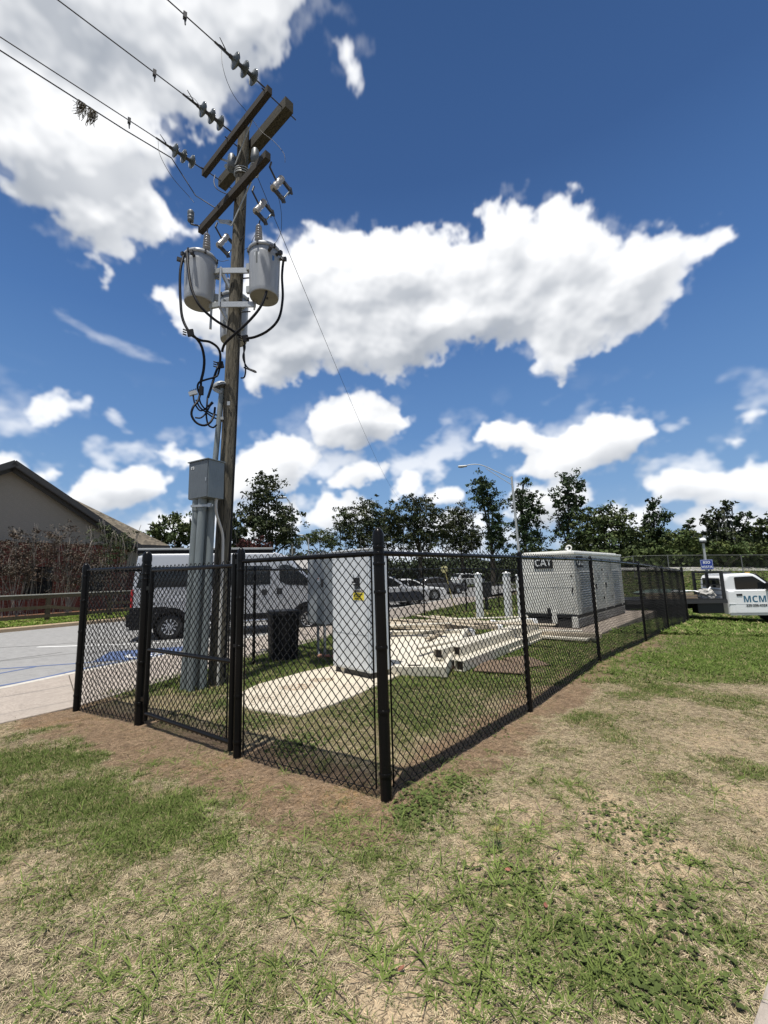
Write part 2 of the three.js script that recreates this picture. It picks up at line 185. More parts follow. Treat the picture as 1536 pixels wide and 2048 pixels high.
const GZ = {"green":[[-3.39,-4.26,0.53,1],[-2.86,-4.57,0.56,1],[-2.02,-4.17,0.41,1],[-1.36,-3.52,0.34,0.95],[-2.4,-3.51,0.54,1],[-1.64,-3.21,0.45,0.95],[-2.41,-3.08,0.3,0.7],[-1.04,-3.12,0.3,0.85],[-1.71,-2.8,0.36,0.6],[-0.69,-2.9,0.27,0.6],[-1.18,-2.65,0.33,0.55],[-2.86,-4.97,0.39,0.9],[-3.71,-5.04,0.35,0.8],[-0.27,-3.03,0.19,0.6],[0.01,-3.07,0.14,0.85],[-0.08,-2.87,0.18,0.7],[0.47,-3.74,0.18,0.8],[0.28,-3.44,0.14,0.9],[0.68,-3.04,0.13,0.7],[0.73,-2.79,0.17,0.6],[1.55,-4.26,0.27,0.65],[2.23,-4.59,0.33,0.6],[1.31,-3.38,0.16,0.5],[0.91,-3.89,0.16,0.5],[2.19,-5.04,0.32,0.75],[2.76,-4.99,0.31,0.6],[2.12,-3.64,0.22,0.5],[2.84,-3.77,0.23,0.7],[3.29,-7.07,0.51,0.8],[4.94,-8.53,0.52,1],[5.2,-7.57,0.61,1],[5.67,-7.13,0.57,1],[7.0,-9.36,0.73,1],[3.71,-6.14,0.38,0.9],[4.12,-5.63,0.45,0.8],[4.11,-5.05,0.25,0.6],[3.07,-5.95,0.31,0.7],[6.1,-11.06,0.34,0.8],[0.65,-2.22,0.13,0.75],[0.66,-2.37,0.12,0.7],[0.62,-2.03,0.12,0.7],[0.55,-2.51,0.13,0.5],[0.36,-2.48,0.1,0.5],[1.06,-2.01,0.18,0.8],[1.02,-2.18,0.13,0.5],[1.51,-2.17,0.13,0.75],[2.06,-2.78,0.14,0.6],[0.13,-2.02,0.1,0.45],[-0.71,-2.39,0.2,0.6],[-0.94,-2.25,0.19,0.55],[-0.55,-2.0,0.18,0.6],[-0.31,-2.18,0.13,0.55],[-0.07,-2.4,0.15,0.45],[-1.36,-2.26,0.19,0.45],[-0.97,-1.97,0.18,0.5],[-1.35,-2.0,0.16,0.4],[1.17,-2.56,0.08,0.7],[0.79,-2.0,0.16,0.75],[1.51,-2.41,0.14,0.45],[0.36,-1.95,0.12,0.4],[-0.48,-4.4,0.29,0.25],[0.23,-5.21,0.34,0.7],[0.79,-5.95,0.38,0.75],[0.46,-6.76,0.37,0.7],[-0.45,-5.26,0.23,0.7],[-1.42,-5.93,0.2,0.6],[-0.62,-4.08,0.11,0.75],[-1.67,-7.0,0.32,0.5],[-2.29,-6.01,0.34,0.6],[-2.54,-5.44,0.31,0.55],[1.55,-6.36,0.47,0.7],[2.98,-7.87,0.5,0.8],[4.61,-9.77,0.5,0.75]],"sand":[[0.14,-2.3,0.19,1],[0.61,-2.66,0.16,1],[-0.03,-2.19,0.16,0.9],[0.93,-3.2,0.2,0.8],[1.38,-3.31,0.24,0.7],[0.97,-2.87,0.18,0.7],[-0.36,-2.35,0.14,0.6],[0.21,-1.95,0.17,0.8],[1.58,-2.71,0.25,0.7],[1.4,-3.06,0.19,0.8],[0.96,-2.57,0.18,0.6],[0.54,-2.94,0.15,0.6],[1.16,-2.32,0.19,0.6],[-0.19,-2.03,0.14,0.6],[3.03,-4.4,0.31,0.5],[2.51,-3.32,0.2,0.6],[-2.2,-2.82,0.18,0.5],[-0.51,-2.18,0.13,0.4],[0.83,-2.27,0.11,0.5],[-0.05,-1.88,0.15,0.7]],"dirt":[[-1.67,-2.25,0.21,1],[-1.66,-2.07,0.19,0.9],[-1.5,-2.33,0.15,0.7],[0.38,-2.23,0.14,0.7],[1.11,-3.08,0.16,0.6],[0.35,-2.45,0.12,0.5],[0.18,-2.09,0.1,0.6],[-1.8,-4.62,0.31,0.5],[2.87,-4.83,0.3,0.3]],"orange":[[-0.31,-3.54,0.19,1],[-0.85,-3.57,0.23,0.8],[-0.58,-3.8,0.24,0.6],[0.37,-4.34,0.19,0.7],[1.0,-7.35,0.32,0.7],[1.01,-3.14,0.08,0.8],[0.67,-2.58,0.07,0.6],[-1.56,-4.14,0.23,0.7],[-3.98,-5.38,0.37,0.8],[-0.08,-3.19,0.2,0.5],[4.04,-7.73,0.32,0.5],[-1.81,-5.38,0.24,0.6]]};
const TREES = [["oak_tree","tall dark oak with a leaning narrow top right of the utility pole",-11.23,-43.58,0,[[-0.64,10.25,0.17,1.78,2.18],[-1.46,7.93,0.4,1.75,1.42],[1.24,7.69,-0.3,1.5,1.55],[-0.04,6.32,0.01,2.72,1.83],[1.4,5.14,-0.34,1.49,1.01],[-1.87,4.92,0.53,1.05,0.89]]],["oak_tree","round green tree behind the building eave, left of the grey conduits",-16.61,-34.18,2,[[-0.12,5.68,0.06,1.45,1.35],[-0.96,5.5,0.48,0.77,0.86],[1.19,5.54,-0.55,1.04,1.3],[0.08,4.42,-0.04,1.81,0.71]]],["oak_tree","dark tree partly hidden behind the utility pole at van roof level",-12.99,-37.83,0,[[-0.24,6.31,0.08,0.92,1.33],[0.32,5.53,-0.11,0.75,0.97],[-0.13,4.57,0.04,1.08,0.96]]],["oak_tree","wide spreading oak behind the white electrical cabinet",-2.4,-57.95,0,[[-2.85,8.72,0.19,1.47,2.3],[0.17,9.34,-0.01,2.96,2.04],[3.18,8.92,-0.04,2.28,2.04],[-0.89,6.87,0.04,3.34,1.88],[3.11,6.56,-0.05,2.67,1.75]]],["oak_tree","flat topped oak draped in moss where the thin wire meets the treetops",4.66,-59.82,0,[[-0.16,11.58,-0.01,2.35,1.13],[1.01,9.7,0.09,3.29,1.54],[-1.46,8.39,-0.1,2.34,1.82],[2.28,7.42,0.22,2.31,2.08],[-0.16,6.13,-0.01,3.0,1.52]]],["oak_tree","low ragged oak between the mossy oak and the tall trees by the street lamp",10.66,-61.08,0,[[-0.05,9.75,-0.01,2.08,1.43],[-1.04,7.8,-0.17,2.36,1.85],[1.66,7.18,0.31,1.77,1.83],[0.22,5.63,0.04,3.0,1.54]]],["broadleaf_tree","tall leaning broadleaf tree behind the head of the street lamp",13.2,-54.42,1,[[-0.73,12.35,-0.17,1.73,1.82],[-0.04,10.68,-0.01,1.95,1.54],[0.44,8.73,0.11,1.21,1.65],[0.72,6.51,0.18,1.56,1.88],[1.1,4.93,0.28,1.78,1.24]]],["broadleaf_tree","dark tree with a small tuft on top just right of the street lamp pole",17.0,-53.36,1,[[0.53,12.49,0.17,0.82,0.57],[-0.07,10.27,-0.02,1.52,1.51],[1.23,9.54,0.41,1.5,1.74],[0.43,7.54,0.14,2.07,1.86],[0.72,5.37,0.24,2.28,1.71]]],["broadleaf_tree","tall rounded tree standing alone above the generator roof",20.84,-49.82,1,[[0.66,11.13,0.28,1.57,1.53],[-0.07,9.32,-0.03,1.48,1.4],[1.19,9.2,0.52,1.24,1.5],[0.49,7.58,0.21,1.56,1.27],[-0.2,6.19,-0.08,1.16,1.5]]],["oak_tree","broad bushy oak behind the generator",22.48,-44.66,2,[[-1.25,6.33,-0.61,1.76,1.68],[0.44,6.49,0.22,2.14,1.65],[1.75,5.46,0.92,1.81,1.72],[0.28,4.55,0.14,3.07,1.43],[-1.83,4.43,-0.87,1.68,1.15],[2.59,4.14,1.4,1.27,1.29]]],["broadleaf_tree","pointed dark tree right of the broad bushy oak",27.18,-44.33,1,[[0.34,7.56,0.21,0.77,0.92],[0.39,6.32,0.24,1.35,1.22],[-0.1,4.93,-0.06,1.45,1.43],[0.77,4.35,0.48,1.09,1.51]]],["broadleaf_tree","small dark tree in the gap left of the globe lamp",31.81,-46.09,1,[[0.38,5.98,0.26,0.68,0.74],[0.16,5.05,0.11,0.86,0.95],[0.28,3.98,0.19,1.1,0.94]]],["oak_tree","tall tree with a hooked top behind the blue sign",32.46,-43.15,0,[[1.1,7.32,0.85,0.61,0.49],[0.64,6.29,0.49,1.07,0.89],[-0.09,5.93,-0.07,0.94,1.0],[0.49,4.62,0.38,1.44,1.37],[-0.44,4.11,-0.33,1.03,1.09]]],["broadleaf_tree","dark tree with a thin spire above the truck cab",34.73,-42.65,1,[[0.68,6.44,0.56,0.3,0.39],[0.14,5.63,0.11,0.89,0.98],[0.66,4.98,0.55,1.02,1.26],[0.13,3.81,0.1,1.25,1.16]]],["broadleaf_tree","leafy tree at the right end of the treeline",34.4,-38.99,2,[[-0.15,4.71,-0.14,0.8,0.99],[0.63,5.06,0.56,1.27,1.5],[0.23,3.32,0.2,1.6,1.15]]],["vine_shrub","low mound of bright vines right of the globe lamp pole",29.4,-37.94,3,[[-0.21,3.08,-0.16,0.88,0.69],[0.73,3.18,0.58,0.98,0.76],[1.34,2.88,1.08,0.95,0.59]]],["vine_shrub","vine covered shrub left of the globe lamp",26.96,-39.71,3,[[-0.04,4.05,-0.03,1.11,1.0],[0.71,3.77,0.49,0.8,0.99],[-0.58,3.27,-0.39,1.28,0.73]]],["vine_shrub","low vine mound at the right end of the far fence",31.52,-36.2,3,[[-0.06,2.82,-0.05,0.92,0.58],[0.65,2.93,0.57,0.89,0.73]]],["broadleaf_tree","far pale tree showing in the gap left of the low street lamp",-11.83,-79.12,2,[[0.04,8.99,-0.01,3.08,1.28],[-2.44,8.29,0.4,2.33,1.27],[2.28,7.85,-0.31,2.18,1.28]]],["red_leaf_shrub","dark red leafed shrub just right of the utility pole",-10.45,-34.45,4,[[-0.22,4.34,0.07,0.91,0.48],[0.7,4.1,-0.2,0.85,0.36]]]];
const CABLES = {"lead_a":[[-3.245,7.017,-6.595],[-3.255,6.712,-6.534],[-3.215,6.147,-6.498],[-3.149,5.779,-6.475],[-3.029,5.552,-6.477],[-2.968,5.512,-6.56],[-2.917,5.433,-6.638],[-2.889,5.249,-6.704],[-2.89,5.031,-6.704],[-2.925,4.808,-6.688]],"lead_b":[[-3.177,7.061,-6.572],[-3.104,6.679,-6.497],[-3.004,6.272,-6.433],[-2.868,5.992,-6.44],[-2.675,5.829,-6.577],[-2.509,5.801,-6.802],[-2.405,5.786,-6.998]],"lead_c":[[-1.865,7.38,-6.954],[-1.843,6.916,-6.857],[-1.89,6.493,-6.792],[-1.981,6.182,-6.766],[-2.162,5.93,-6.763],[-2.416,5.697,-6.783],[-2.645,5.578,-6.911],[-2.69,5.472,-6.948]],"lead_d":[[-1.675,7.278,-7.054],[-1.698,6.96,-7.048],[-1.675,6.444,-7.002],[-1.747,6.057,-6.985],[-1.928,5.859,-6.989],[-2.154,5.777,-7.027],[-2.358,5.808,-7.12]],"lead_e":[[-3.015,5.521,-6.483],[-2.912,5.49,-6.585],[-2.812,5.538,-6.737],[-2.739,5.515,-6.874],[-2.719,5.448,-6.936],[-2.732,5.256,-6.985]],"drop_a":[[-2.747,5.271,-6.979],[-2.764,5.018,-6.864],[-2.784,4.814,-6.803],[-2.834,4.589,-6.782]],"drop_b":[[-2.731,5.211,-6.985],[-2.735,5.005,-6.876],[-2.787,4.935,-6.801],[-2.865,4.862,-6.714],[-2.938,4.796,-6.661],[-2.956,4.708,-6.653],[-2.918,4.586,-6.67]],"loop_a":[[-2.918,4.81,-6.691],[-2.921,4.664,-6.69],[-2.93,4.469,-6.631],[-2.973,4.332,-6.558],[-2.989,4.206,-6.55],[-2.926,4.091,-6.579],[-2.832,4.054,-6.62],[-2.776,4.149,-6.751],[-2.761,4.319,-6.866],[-2.768,4.469,-6.917]],"loop_b":[[-3.012,4.571,-6.628],[-2.969,4.413,-6.614],[-2.899,4.314,-6.645],[-2.851,4.368,-6.72],[-2.803,4.482,-6.794],[-2.795,4.539,-6.852]],"loop_c":[[-2.97,4.494,-6.647],[-2.9,4.365,-6.645],[-2.822,4.304,-6.733],[-2.781,4.282,-6.857],[-2.768,4.298,-6.971]],"loop_d":[[-2.931,4.542,-6.664],[-2.888,4.425,-6.65],[-2.837,4.353,-6.726],[-2.783,4.334,-6.857],[-2.762,4.36,-6.973]],"loop_e":[[-2.942,4.171,-6.572],[-2.875,4.172,-6.601],[-2.836,4.302,-6.727],[-2.802,4.447,-6.795],[-2.788,4.532,-6.876]],"loop_f":[[-2.841,4.588,-6.779],[-2.826,4.439,-6.731],[-2.819,4.22,-6.712],[-2.796,4.105,-6.743],[-2.77,4.103,-6.862],[-2.758,4.186,-6.975]],"tail_a":[[-2.398,5.842,-7.159],[-2.355,5.64,-7.121],[-2.384,5.449,-7.111],[-2.31,5.274,-7.136],[-2.175,5.2,-7.126],[-2.144,5.151,-7.083],[-2.254,5.209,-7.101],[-2.38,5.29,-7.165]],"tail_b":[[-2.396,5.71,-7.16],[-2.359,5.406,-7.119],[-2.34,5.177,-7.126],[-2.377,5.106,-7.166],[-2.44,5.113,-7.198]],"fly_a":[[-3.608,11.237,-6.689],[-2.88,11.605,-6.925]],"tap_a":[[-2.684,11.019,-6.519],[-2.605,10.518,-6.389],[-2.522,10.199,-6.423],[-2.436,10.068,-6.562],[-2.297,10.074,-6.824],[-2.083,9.776,-6.892],[-1.774,9.365,-6.772],[-1.588,9.04,-6.715],[-1.579,8.89,-6.717]],"tap_b":[[-3.927,9.559,-6.855],[-3.84,9.192,-6.789],[-3.651,8.834,-6.893],[-3.428,8.637,-7.118],[-3.343,8.516,-7.103]],"tap_c":[[-3.366,10.185,-6.59],[-3.191,10.096,-6.566],[-3.073,9.92,-6.511],[-2.992,9.725,-6.439]],"tap_d":[[-1.823,8.433,-6.655],[-1.724,8.311,-6.784],[-1.688,8.117,-6.897],[-1.701,7.908,-6.996],[-1.725,7.703,-6.99],[-1.849,7.433,-6.959]],"tap_e":[[-2.167,7.7,-6.971],[-2.236,7.673,-7.054],[-2.306,7.624,-7.137],[-2.435,7.598,-7.199]],"tap_f":[[-2.909,7.281,-6.913],[-2.796,7.24,-7.013],[-2.674,7.336,-7.114]],"jump_a":[[-3.05,9.276,-7.288],[-3.042,9.061,-7.236],[-2.972,8.895,-7.212],[-2.856,8.852,-7.258],[-2.756,8.844,-7.297]],"far_wire":[[-2.412,9.725,-7.523],[2.206,11.599,-57.958]],"neutral":[[-2.908,9.035,-7.184]],"moss":[[-3.349,7.642,-4.857]]};
TREES.push(...[["dry_shrub","tangled shrub with dead reddish brown leaves in front of the brick wall, left edge",-17.94,-21.5,5,[[-0.34,3.09,0.29,0.85,1.17],[0.39,3.22,-0.32,0.8,1.13],[-0.87,2.85,0.75,0.72,1.07],[0.0,2.12,0.0,1.38,0.83],[-0.25,4.12,0.21,0.34,0.35],[0.36,4.3,-0.29,0.16,0.25]]],["dry_shrub","tangled shrub with dead reddish brown leaves left of the fence end post",-16.36,-22.72,5,[[-0.31,3.23,0.23,0.89,1.09],[0.48,3.06,-0.34,0.8,1.06],[0.0,2.07,0.0,1.31,0.93],[0.98,2.05,-0.68,0.91,0.8],[-0.12,4.46,0.09,0.19,0.37],[-0.6,4.0,0.44,0.33,0.31]]],["green_shrub","green leafed shrub against the building corner left of the van",-15.33,-24.61,6,[[-0.29,4.06,0.18,0.73,0.68],[0.23,3.73,-0.14,0.69,0.74],[-0.04,2.94,0.03,0.98,0.73],[0.47,4.14,-0.29,0.4,0.35],[-0.52,4.7,0.33,0.24,0.34],[-0.99,4.4,0.65,0.23,0.25],[0.95,4.47,-0.57,0.15,0.15]]]]);
// ---------- ground
const C0 = [-.04, -3.45], END = [10.65, -15.84], LATCH = [-1.41, -4.27], HINGE = [-2.88, -5.28], LEFT = [-4.03, -5.89];
const BK = [[-4.03, -5.89], [-2.57, -8.62], [-1.26, -11.1], [.05, -13.58], [1.36, -16.07], [3.31, -18.4], [5.26, -20.75], [7.2, -23.1]];
const FR = []; { const P = [C0, [1.65, -5.39], [3.71, -7.94], [6.06, -10.55], [8.25, -13.15], END]; FR.push(...P); }
const fenceLine = [LEFT, HINGE, LATCH, ...FR];
const enclosure = [LEFT, HINGE, LATCH, ...FR, ...BK.slice().reverse()];
const inPoly = (p, x, z) => { let r = false; for (let i = 0, j = p.length - 1; i < p.length; j = i++) { if ((p[i][1] > z) !== (p[j][1] > z) && x < (p[j][0] - p[i][0]) * (z - p[i][1]) / (p[j][1] - p[i][1]) + p[i][0]) r = !r; } return r; };
const blobs = (L, x, z) => { let s = 0; for (const [a, b, r, v] of L) { const d = ((x - a) ** 2 + (z - b) ** 2) / (r * r * 1.5); if (d < 6) s = Math.max(s, v * Math.exp(-d * d * .5 - d * .25)); } return s; };
function zone(x, z) {
  const inside = inPoly(enclosure, x, z), fd = Math.abs(sdLine(fenceLine, x, z)), r = roadSide(x, z);
  const n1 = fbm(x * 1.6, 1.1, z * 1.6, 4), n2 = fbm(x * 5.5, 4.4, z * 5.5, 4), n3 = fbm(x * .5, 8.8, z * .5, 3);
  let green = blobs(GZ.green, x, z), sand = blobs(GZ.sand, x, z), dirt = blobs(GZ.dirt, x, z), orange = blobs(GZ.orange, x, z);
  const far = sstep(4.8, 8.5, -z - n1 * 2.2);
  if (!inside && r < -.4) green = Math.max(green, .95 * far * sstep(.35, 1.0, fd));
  if (!inside) green = Math.max(green, .34 - sand * .2);
  if (inside) green = Math.max(green, .62 + n3 * .7 - (1 - sstep(.2, .8, fd)) * .25);
  const lf = sstep(.5, -.3, x); let mulch = (1 - sstep(inside ? .1 : lerp(.12, .40, lf), inside ? .5 : lerp(.50, .82, lf), fd + n1 * .45 + n2 * .3));
  green *= 1 - mulch * (inside ? .5 : .86);
  green = clamp(green + n1 * .42 + n2 * .42 - .04, 0, 1);
  sand = clamp(sand * 1.55 + n2 * 1.1 + n1 * .4 - .14, 0, 1) * (1 - mulch * .8);
  dirt = clamp(dirt + n2 * .7 - .05, 0, 1); orange = clamp(orange + n1 * .5 + n2 * .8 - .22, 0, 1);
  return { green, sand, dirt, orange, mulch, inside, far, n1, n2 };
}
const lawnTex = (() => { // dry thatch: short pale and dark stalks over soil
  const c = document.createElement('canvas'); c.width = c.height = 1024; const g = c.getContext('2d'), r = rng(5);
  g.fillStyle = 'rgb(176,172,166)'; g.fillRect(0, 0, 1024, 1024);
  for (let i = 0; i < 26000; i++) { const x = r() * 1024, y = r() * 1024, v = 110 + r() * 100 | 0; g.fillStyle = `rgba(${v},${v * .97 | 0},${v * .92 | 0},.5)`; g.fillRect(x, y, 1 + r() * 3, 1 + r() * 3); }
  for (let i = 0; i < 24000; i++) { const x = r() * 1024, y = r() * 1024, a = r() * 6.28, L = 8 + r() * 26, dark = r() < .42, v = dark ? 48 + r() * 60 : 195 + r() * 60; g.strokeStyle = `rgba(${v | 0},${v * .96 | 0},${v * (dark ? .88 : .90) | 0},${.35 + r() * .5})`; g.lineWidth = .8 + r() * 1.6; for (const [ox, oy] of [[0, 0], [1024, 0], [-1024, 0], [0, 1024], [0, -1024]]) { if (x + ox < -40 || x + ox > 1064 || y + oy < -40 || y + oy > 1064) continue; g.beginPath(); g.moveTo(x + ox, y + oy); g.lineTo(x + ox + Math.cos(a) * L, y + oy + Math.sin(a) * L); g.stroke(); } }
  const t = new THREE.CanvasTexture(c); t.wrapS = t.wrapT = THREE.RepeatWrapping; t.colorSpace = THREE.SRGBColorSpace; return t;
})();
M.ground = new THREE.MeshStandardMaterial({ vertexColors: true, map: lawnTex, roughness: 1, bumpMap: lawnTex, bumpScale: .014 });
const COL = { sand: [.98, .79, .55], base: [.62, .50, .335], dirt: [.16, .13, .10], orange: [.62, .39, .19], green: [.12, .12, .05], mulch: [.40, .255, .155], farg: [.105, .135, .032] };
function groundColour(x, z) {
  const q = zone(x, z); let c = COL.base.slice(); const mix = (k, t) => { for (let i = 0; i < 3; i++) c[i] = lerp(c[i], COL[k][i], t); };
  mix('sand', q.sand); mix('mulch', q.mulch * .75); mix('orange', q.orange * .7); mix('dirt', q.dirt * .75); mix('green', q.green * .8); mix('farg', q.far * q.green * .8);
  const r = roadSide(x, z); if (r > .4) { c = COL.farg.slice(); const v = 1 + q.n1 * .8; c = c.map(a => a * v); }
  const v = 1 + q.n2 * .65 + q.n1 * .25; return c.map(a => a * v);
}
{
  const xs = [], zs = []; const push = (arr, a, b, s) => { for (let v = a; v < b - 1e-6; v += s) arr.push(v); };
  for (const v of [-420, -300, -210, -150, -110, -80, -60, -46, -36, -28, -23, -19, -16, -13.5, -11.5, -10, -9]) xs.push(v);
  push(xs, -8.2, -5, .2); push(xs, -5, 5, .045); push(xs, 5, 9, .12); push(xs, 9, 16, .3); push(xs, 16, 40, 1); for (const v of [40, 43, 48, 60, 80, 110, 150, 210, 300, 420]) xs.push(v);
  for (const v of [-620, -420, -300, -210, -150, -110, -85, -68, -55, -48]) zs.push(v); push(zs, -46, -22, 1);
  push(zs, -22, -16, .5); push(zs, -16, -9, .2); push(zs, -9, -6.5, .1); push(zs, -6.5, -1, .045); for (const v of [-1, -.7, -.3, .3, 1.5, 4, 9, 18, 40]) zs.push(v);
  const nx = xs.length, nzn = zs.length, pos = new Float32Array(nx * nzn * 3), col = new Float32Array(nx * nzn * 3), uv = new Float32Array(nx * nzn * 2), idx = [];
  for (let j = 0; j < nzn; j++) for (let i = 0; i < nx; i++) { const k = j * nx + i, x = xs[i], z = zs[j]; pos.set([x, H(x, z), z], k * 3); col.set(groundColour(x, z), k * 3); uv.set([x / 1.7 + z * .07, z / 1.7 - x * .05], k * 2); if (i < nx - 1 && j < nzn - 1) idx.push(k, k + nx, k + 1, k + 1, k + nx, k + nx + 1); }
  const g = new THREE.BufferGeometry(); g.setAttribute('position', new THREE.BufferAttribute(pos, 3)); g.setAttribute('color', new THREE.BufferAttribute(col, 3)); g.setAttribute('uv', new THREE.BufferAttribute(uv, 2)); g.setIndex(idx); g.computeVertexNormals();
  const m = new THREE.Mesh(g, M.ground); m.name = 'ground'; m.userData.kind = 'structure'; scene.add(m);
}
// flat sheets and slabs that follow the ground
function sheet(poly, off, uvs = 1, flat = null) { let g = new THREE.ShapeGeometry(shapeOf(poly)).toNonIndexed(); g.deleteAttribute('normal'); g.deleteAttribute('uv'); g = new TessellateModifier(2.5, 7).modify(g); const p = g.attributes.position, uv = new Float32Array(p.count * 2); for (let i = 0; i < p.count; i++) { const x = p.getX(i), z = p.getY(i); p.setXYZ(i, x, (flat ?? H(x, z, false)) + off, z); uv[i * 2] = x * uvs; uv[i * 2 + 1] = z * uvs; } g.setAttribute('uv', new THREE.BufferAttribute(uv, 2)); const a = p.array; for (let i = 0; i < p.count; i += 3) { const ux = a[i*3+3]-a[i*3], uz = a[i*3+5]-a[i*3+2], vx = a[i*3+6]-a[i*3], vz = a[i*3+8]-a[i*3+2]; if (uz * vx - ux * vz < 0) for (let k = 0; k < 3; k++) { const t = a[(i+1)*3+k]; a[(i+1)*3+k] = a[(i+2)*3+k]; a[(i+2)*3+k] = t; const q = k < 2 ? uv[(i+1)*2+k] : 0; if (k < 2) { uv[(i+1)*2+k] = uv[(i+2)*2+k]; uv[(i+2)*2+k] = q; } } } g.computeVertexNormals(); return g; }
function slab(poly, top, thick, bevel = .012) { const s = shapeOf(poly.map(p => [p[0], -p[1]])); const g = new THREE.ExtrudeGeometry(s, { depth: thick - bevel, bevelEnabled: true, bevelSize: bevel, bevelThickness: bevel, bevelOffset: -bevel, bevelSegments: 2 }); g.rotateX(-Math.PI / 2); g.translate(0, top - thick, 0); return g; }
// asphalt lot, verge and far kerb on the left
const ku = [.564, -.826], kn = [-.826, -.564], K0 = [-14.04, -16.17];
const kp = (s, o) => [K0[0] + ku[0] * s + kn[0] * o, K0[1] + ku[1] * s + kn[1] * o];
struct('asphalt_road', sheet([...WALKMID.slice(1, 8).map(([x, z]) => [x - .1, z - .1]), kp(80, -26), kp(80, -.02), kp(-24, -.02)], ROAD, 1, 0), M.asphalt);
struct('grass_verge', sheet([kp(-24, .28), kp(60, .28), kp(60, 14), kp(-24, 14)], .05, .6, 0), std(.095, .125, .030, 1, { map: rep(lawnTex, 1, 1), bumpMap: lawnTex, bumpScale: .01 }));
struct('mulch_bed', sheet([kp(-24, 4.6), kp(7.5, 4.8), kp(8.2, 5.6), kp(8, 8.9), kp(-24, 8.9)], .058, .6, 0), std(.30, .145, .075, 1, { map: rep(lawnTex, 1.2, 1.2) }));
for (let s = -24, i = 0; s < 30; s += 3, i++) { const r = rng(i + 40); const g = slab([kp(s + .008, -.02), kp(s + 2.99, -.02), kp(s + 2.99, .30), kp(s + .008, .30)], .065 + r() * .008, .25, .03); const m = part('kerb_stone', g, M.kerb, i === 0 ? (globalThis.KERB = (() => { const k = new THREE.Group(); k.name = 'kerb'; k.userData.kind = 'structure'; scene.add(k); return k; })()) : globalThis.KERB); }
// near pavement: poured slabs with tooled joints
const WN = [[-12, .5], [-4.62, -5.42], [-4.15, -6.1], [-3.5, -7.9], [-2.55, -9.95], [1.75, -19.2], [7.2, -29.0]], WF = [[-13.6, -.6], [-6.35, -6.55], [-5.72, -8.1], [-4.95, -9.6], [-3.75, -12.1], [-.2, -20.2], [5.2, -30.2]];
{
  const pav = new THREE.Group(); pav.name = 'pavement'; pav.userData.kind = 'structure'; scene.add(pav);
  const along = (L, t) => { const i = Math.min(L.length - 2, Math.floor(t)), f = t - i; return [lerp(L[i][0], L[i + 1][0], f), lerp(L[i][1], L[i + 1][1], f)]; };
  for (let s = 0; s < 6; s++) { const n = [5, 1, 1, 2, 5, 5][s]; for (let k = 0; k < n; k++) { const a = s + k / n + .004 * 5 / 5, b = s + (k + 1) / n - .004; const g = slab([along(WN, a), along(WN, b), along(WF, b), along(WF, a)], .022 + (k % 2) * .002, .16, .01); part('pavement_slab', g, M.walk, pav); } }
  const kb = []; for (let s = 0; s < 6; s++) { const n = [6, 1, 1, 2, 6, 6][s]; for (let k = 0; k < n; k++) { const a = along(WF, s + k / n + .003), b = along(WF, s + (k + 1) / n - .003), dx = b[0] - a[0], dz = b[1] - a[1], L = Math.hypot(dx, dz), px = dz / L * .16, pz = -dx / L * .16; part('kerb_stone', slab([a.map((v, i) => v + (i ? pz : px) * .06), b.map((v, i) => v + (i ? pz : px) * .06), [b[0] + px, b[1] + pz], [a[0] + px, a[1] + pz]], .026, .18, .02), M.concrete, pav); } }
}
// painted markings on the lot
function strip(pts, w) { const L = [], R = []; pts.forEach((p, i) => { const a = pts[Math.max(0, i - 1)], b = pts[Math.min(pts.length - 1, i + 1)], dx = b[0] - a[0], dz = b[1] - a[1], l = Math.hypot(dx, dz); L.push([p[0] - dz / l * w / 2, p[1] + dx / l * w / 2]); R.push([p[0] + dz / l * w / 2, p[1] - dx / l * w / 2]); }); return sheet([...L, ...R.reverse()], ROAD + .004, 1, 0); }
const marks = [[[[-6.85, -7.45], [-6.5, -8.0], [-6.33, -8.4], [-6.12, -9.1], [-5.7, -9.95]], .10], [[[-9.2, -8.95], [-7.99, -9.3], [-6.66, -9.68], [-5.5, -10.1]], .09], [[[-7.7, -8.6], [-7.59, -8.83], [-7.36, -9.42]], .09]];
for (const [p, w] of marks) struct('blue_marking', strip(p, w), M.paintBlue);
struct('white_marking', strip([[-9.6, -12.3], [-6.9, -12.4], [-3.6, -13.4]], .11), M.paintWhite); struct('white_marking', strip([[-6.95, -7.1], [-7.4, -7.5]], .11), M.paintWhite);
// sealed cracks wandering over the asphalt
{ const r = rng(515), mt = std(.075, .073, .07, .9); for (const [x, z, a, n] of [[-9.5, -9.6, -.5, 14], [-11, -12.4, .1, 16], [-8.2, -11.3, 1.9, 9], [-13, -10.5, .35, 12], [-5.2, -13.2, 2.3, 10]]) { const p = [[x, z]]; let t = a; for (let k = 0; k < n; k++) { t += (r() - .5) * .8; t = lerp(t, a, .3); const q = p[p.length - 1]; p.push([q[0] + Math.cos(t) * .32, q[1] + Math.sin(t) * .32]); } struct('tar_crack', strip(p, .022 + r() * .012), mt); } }
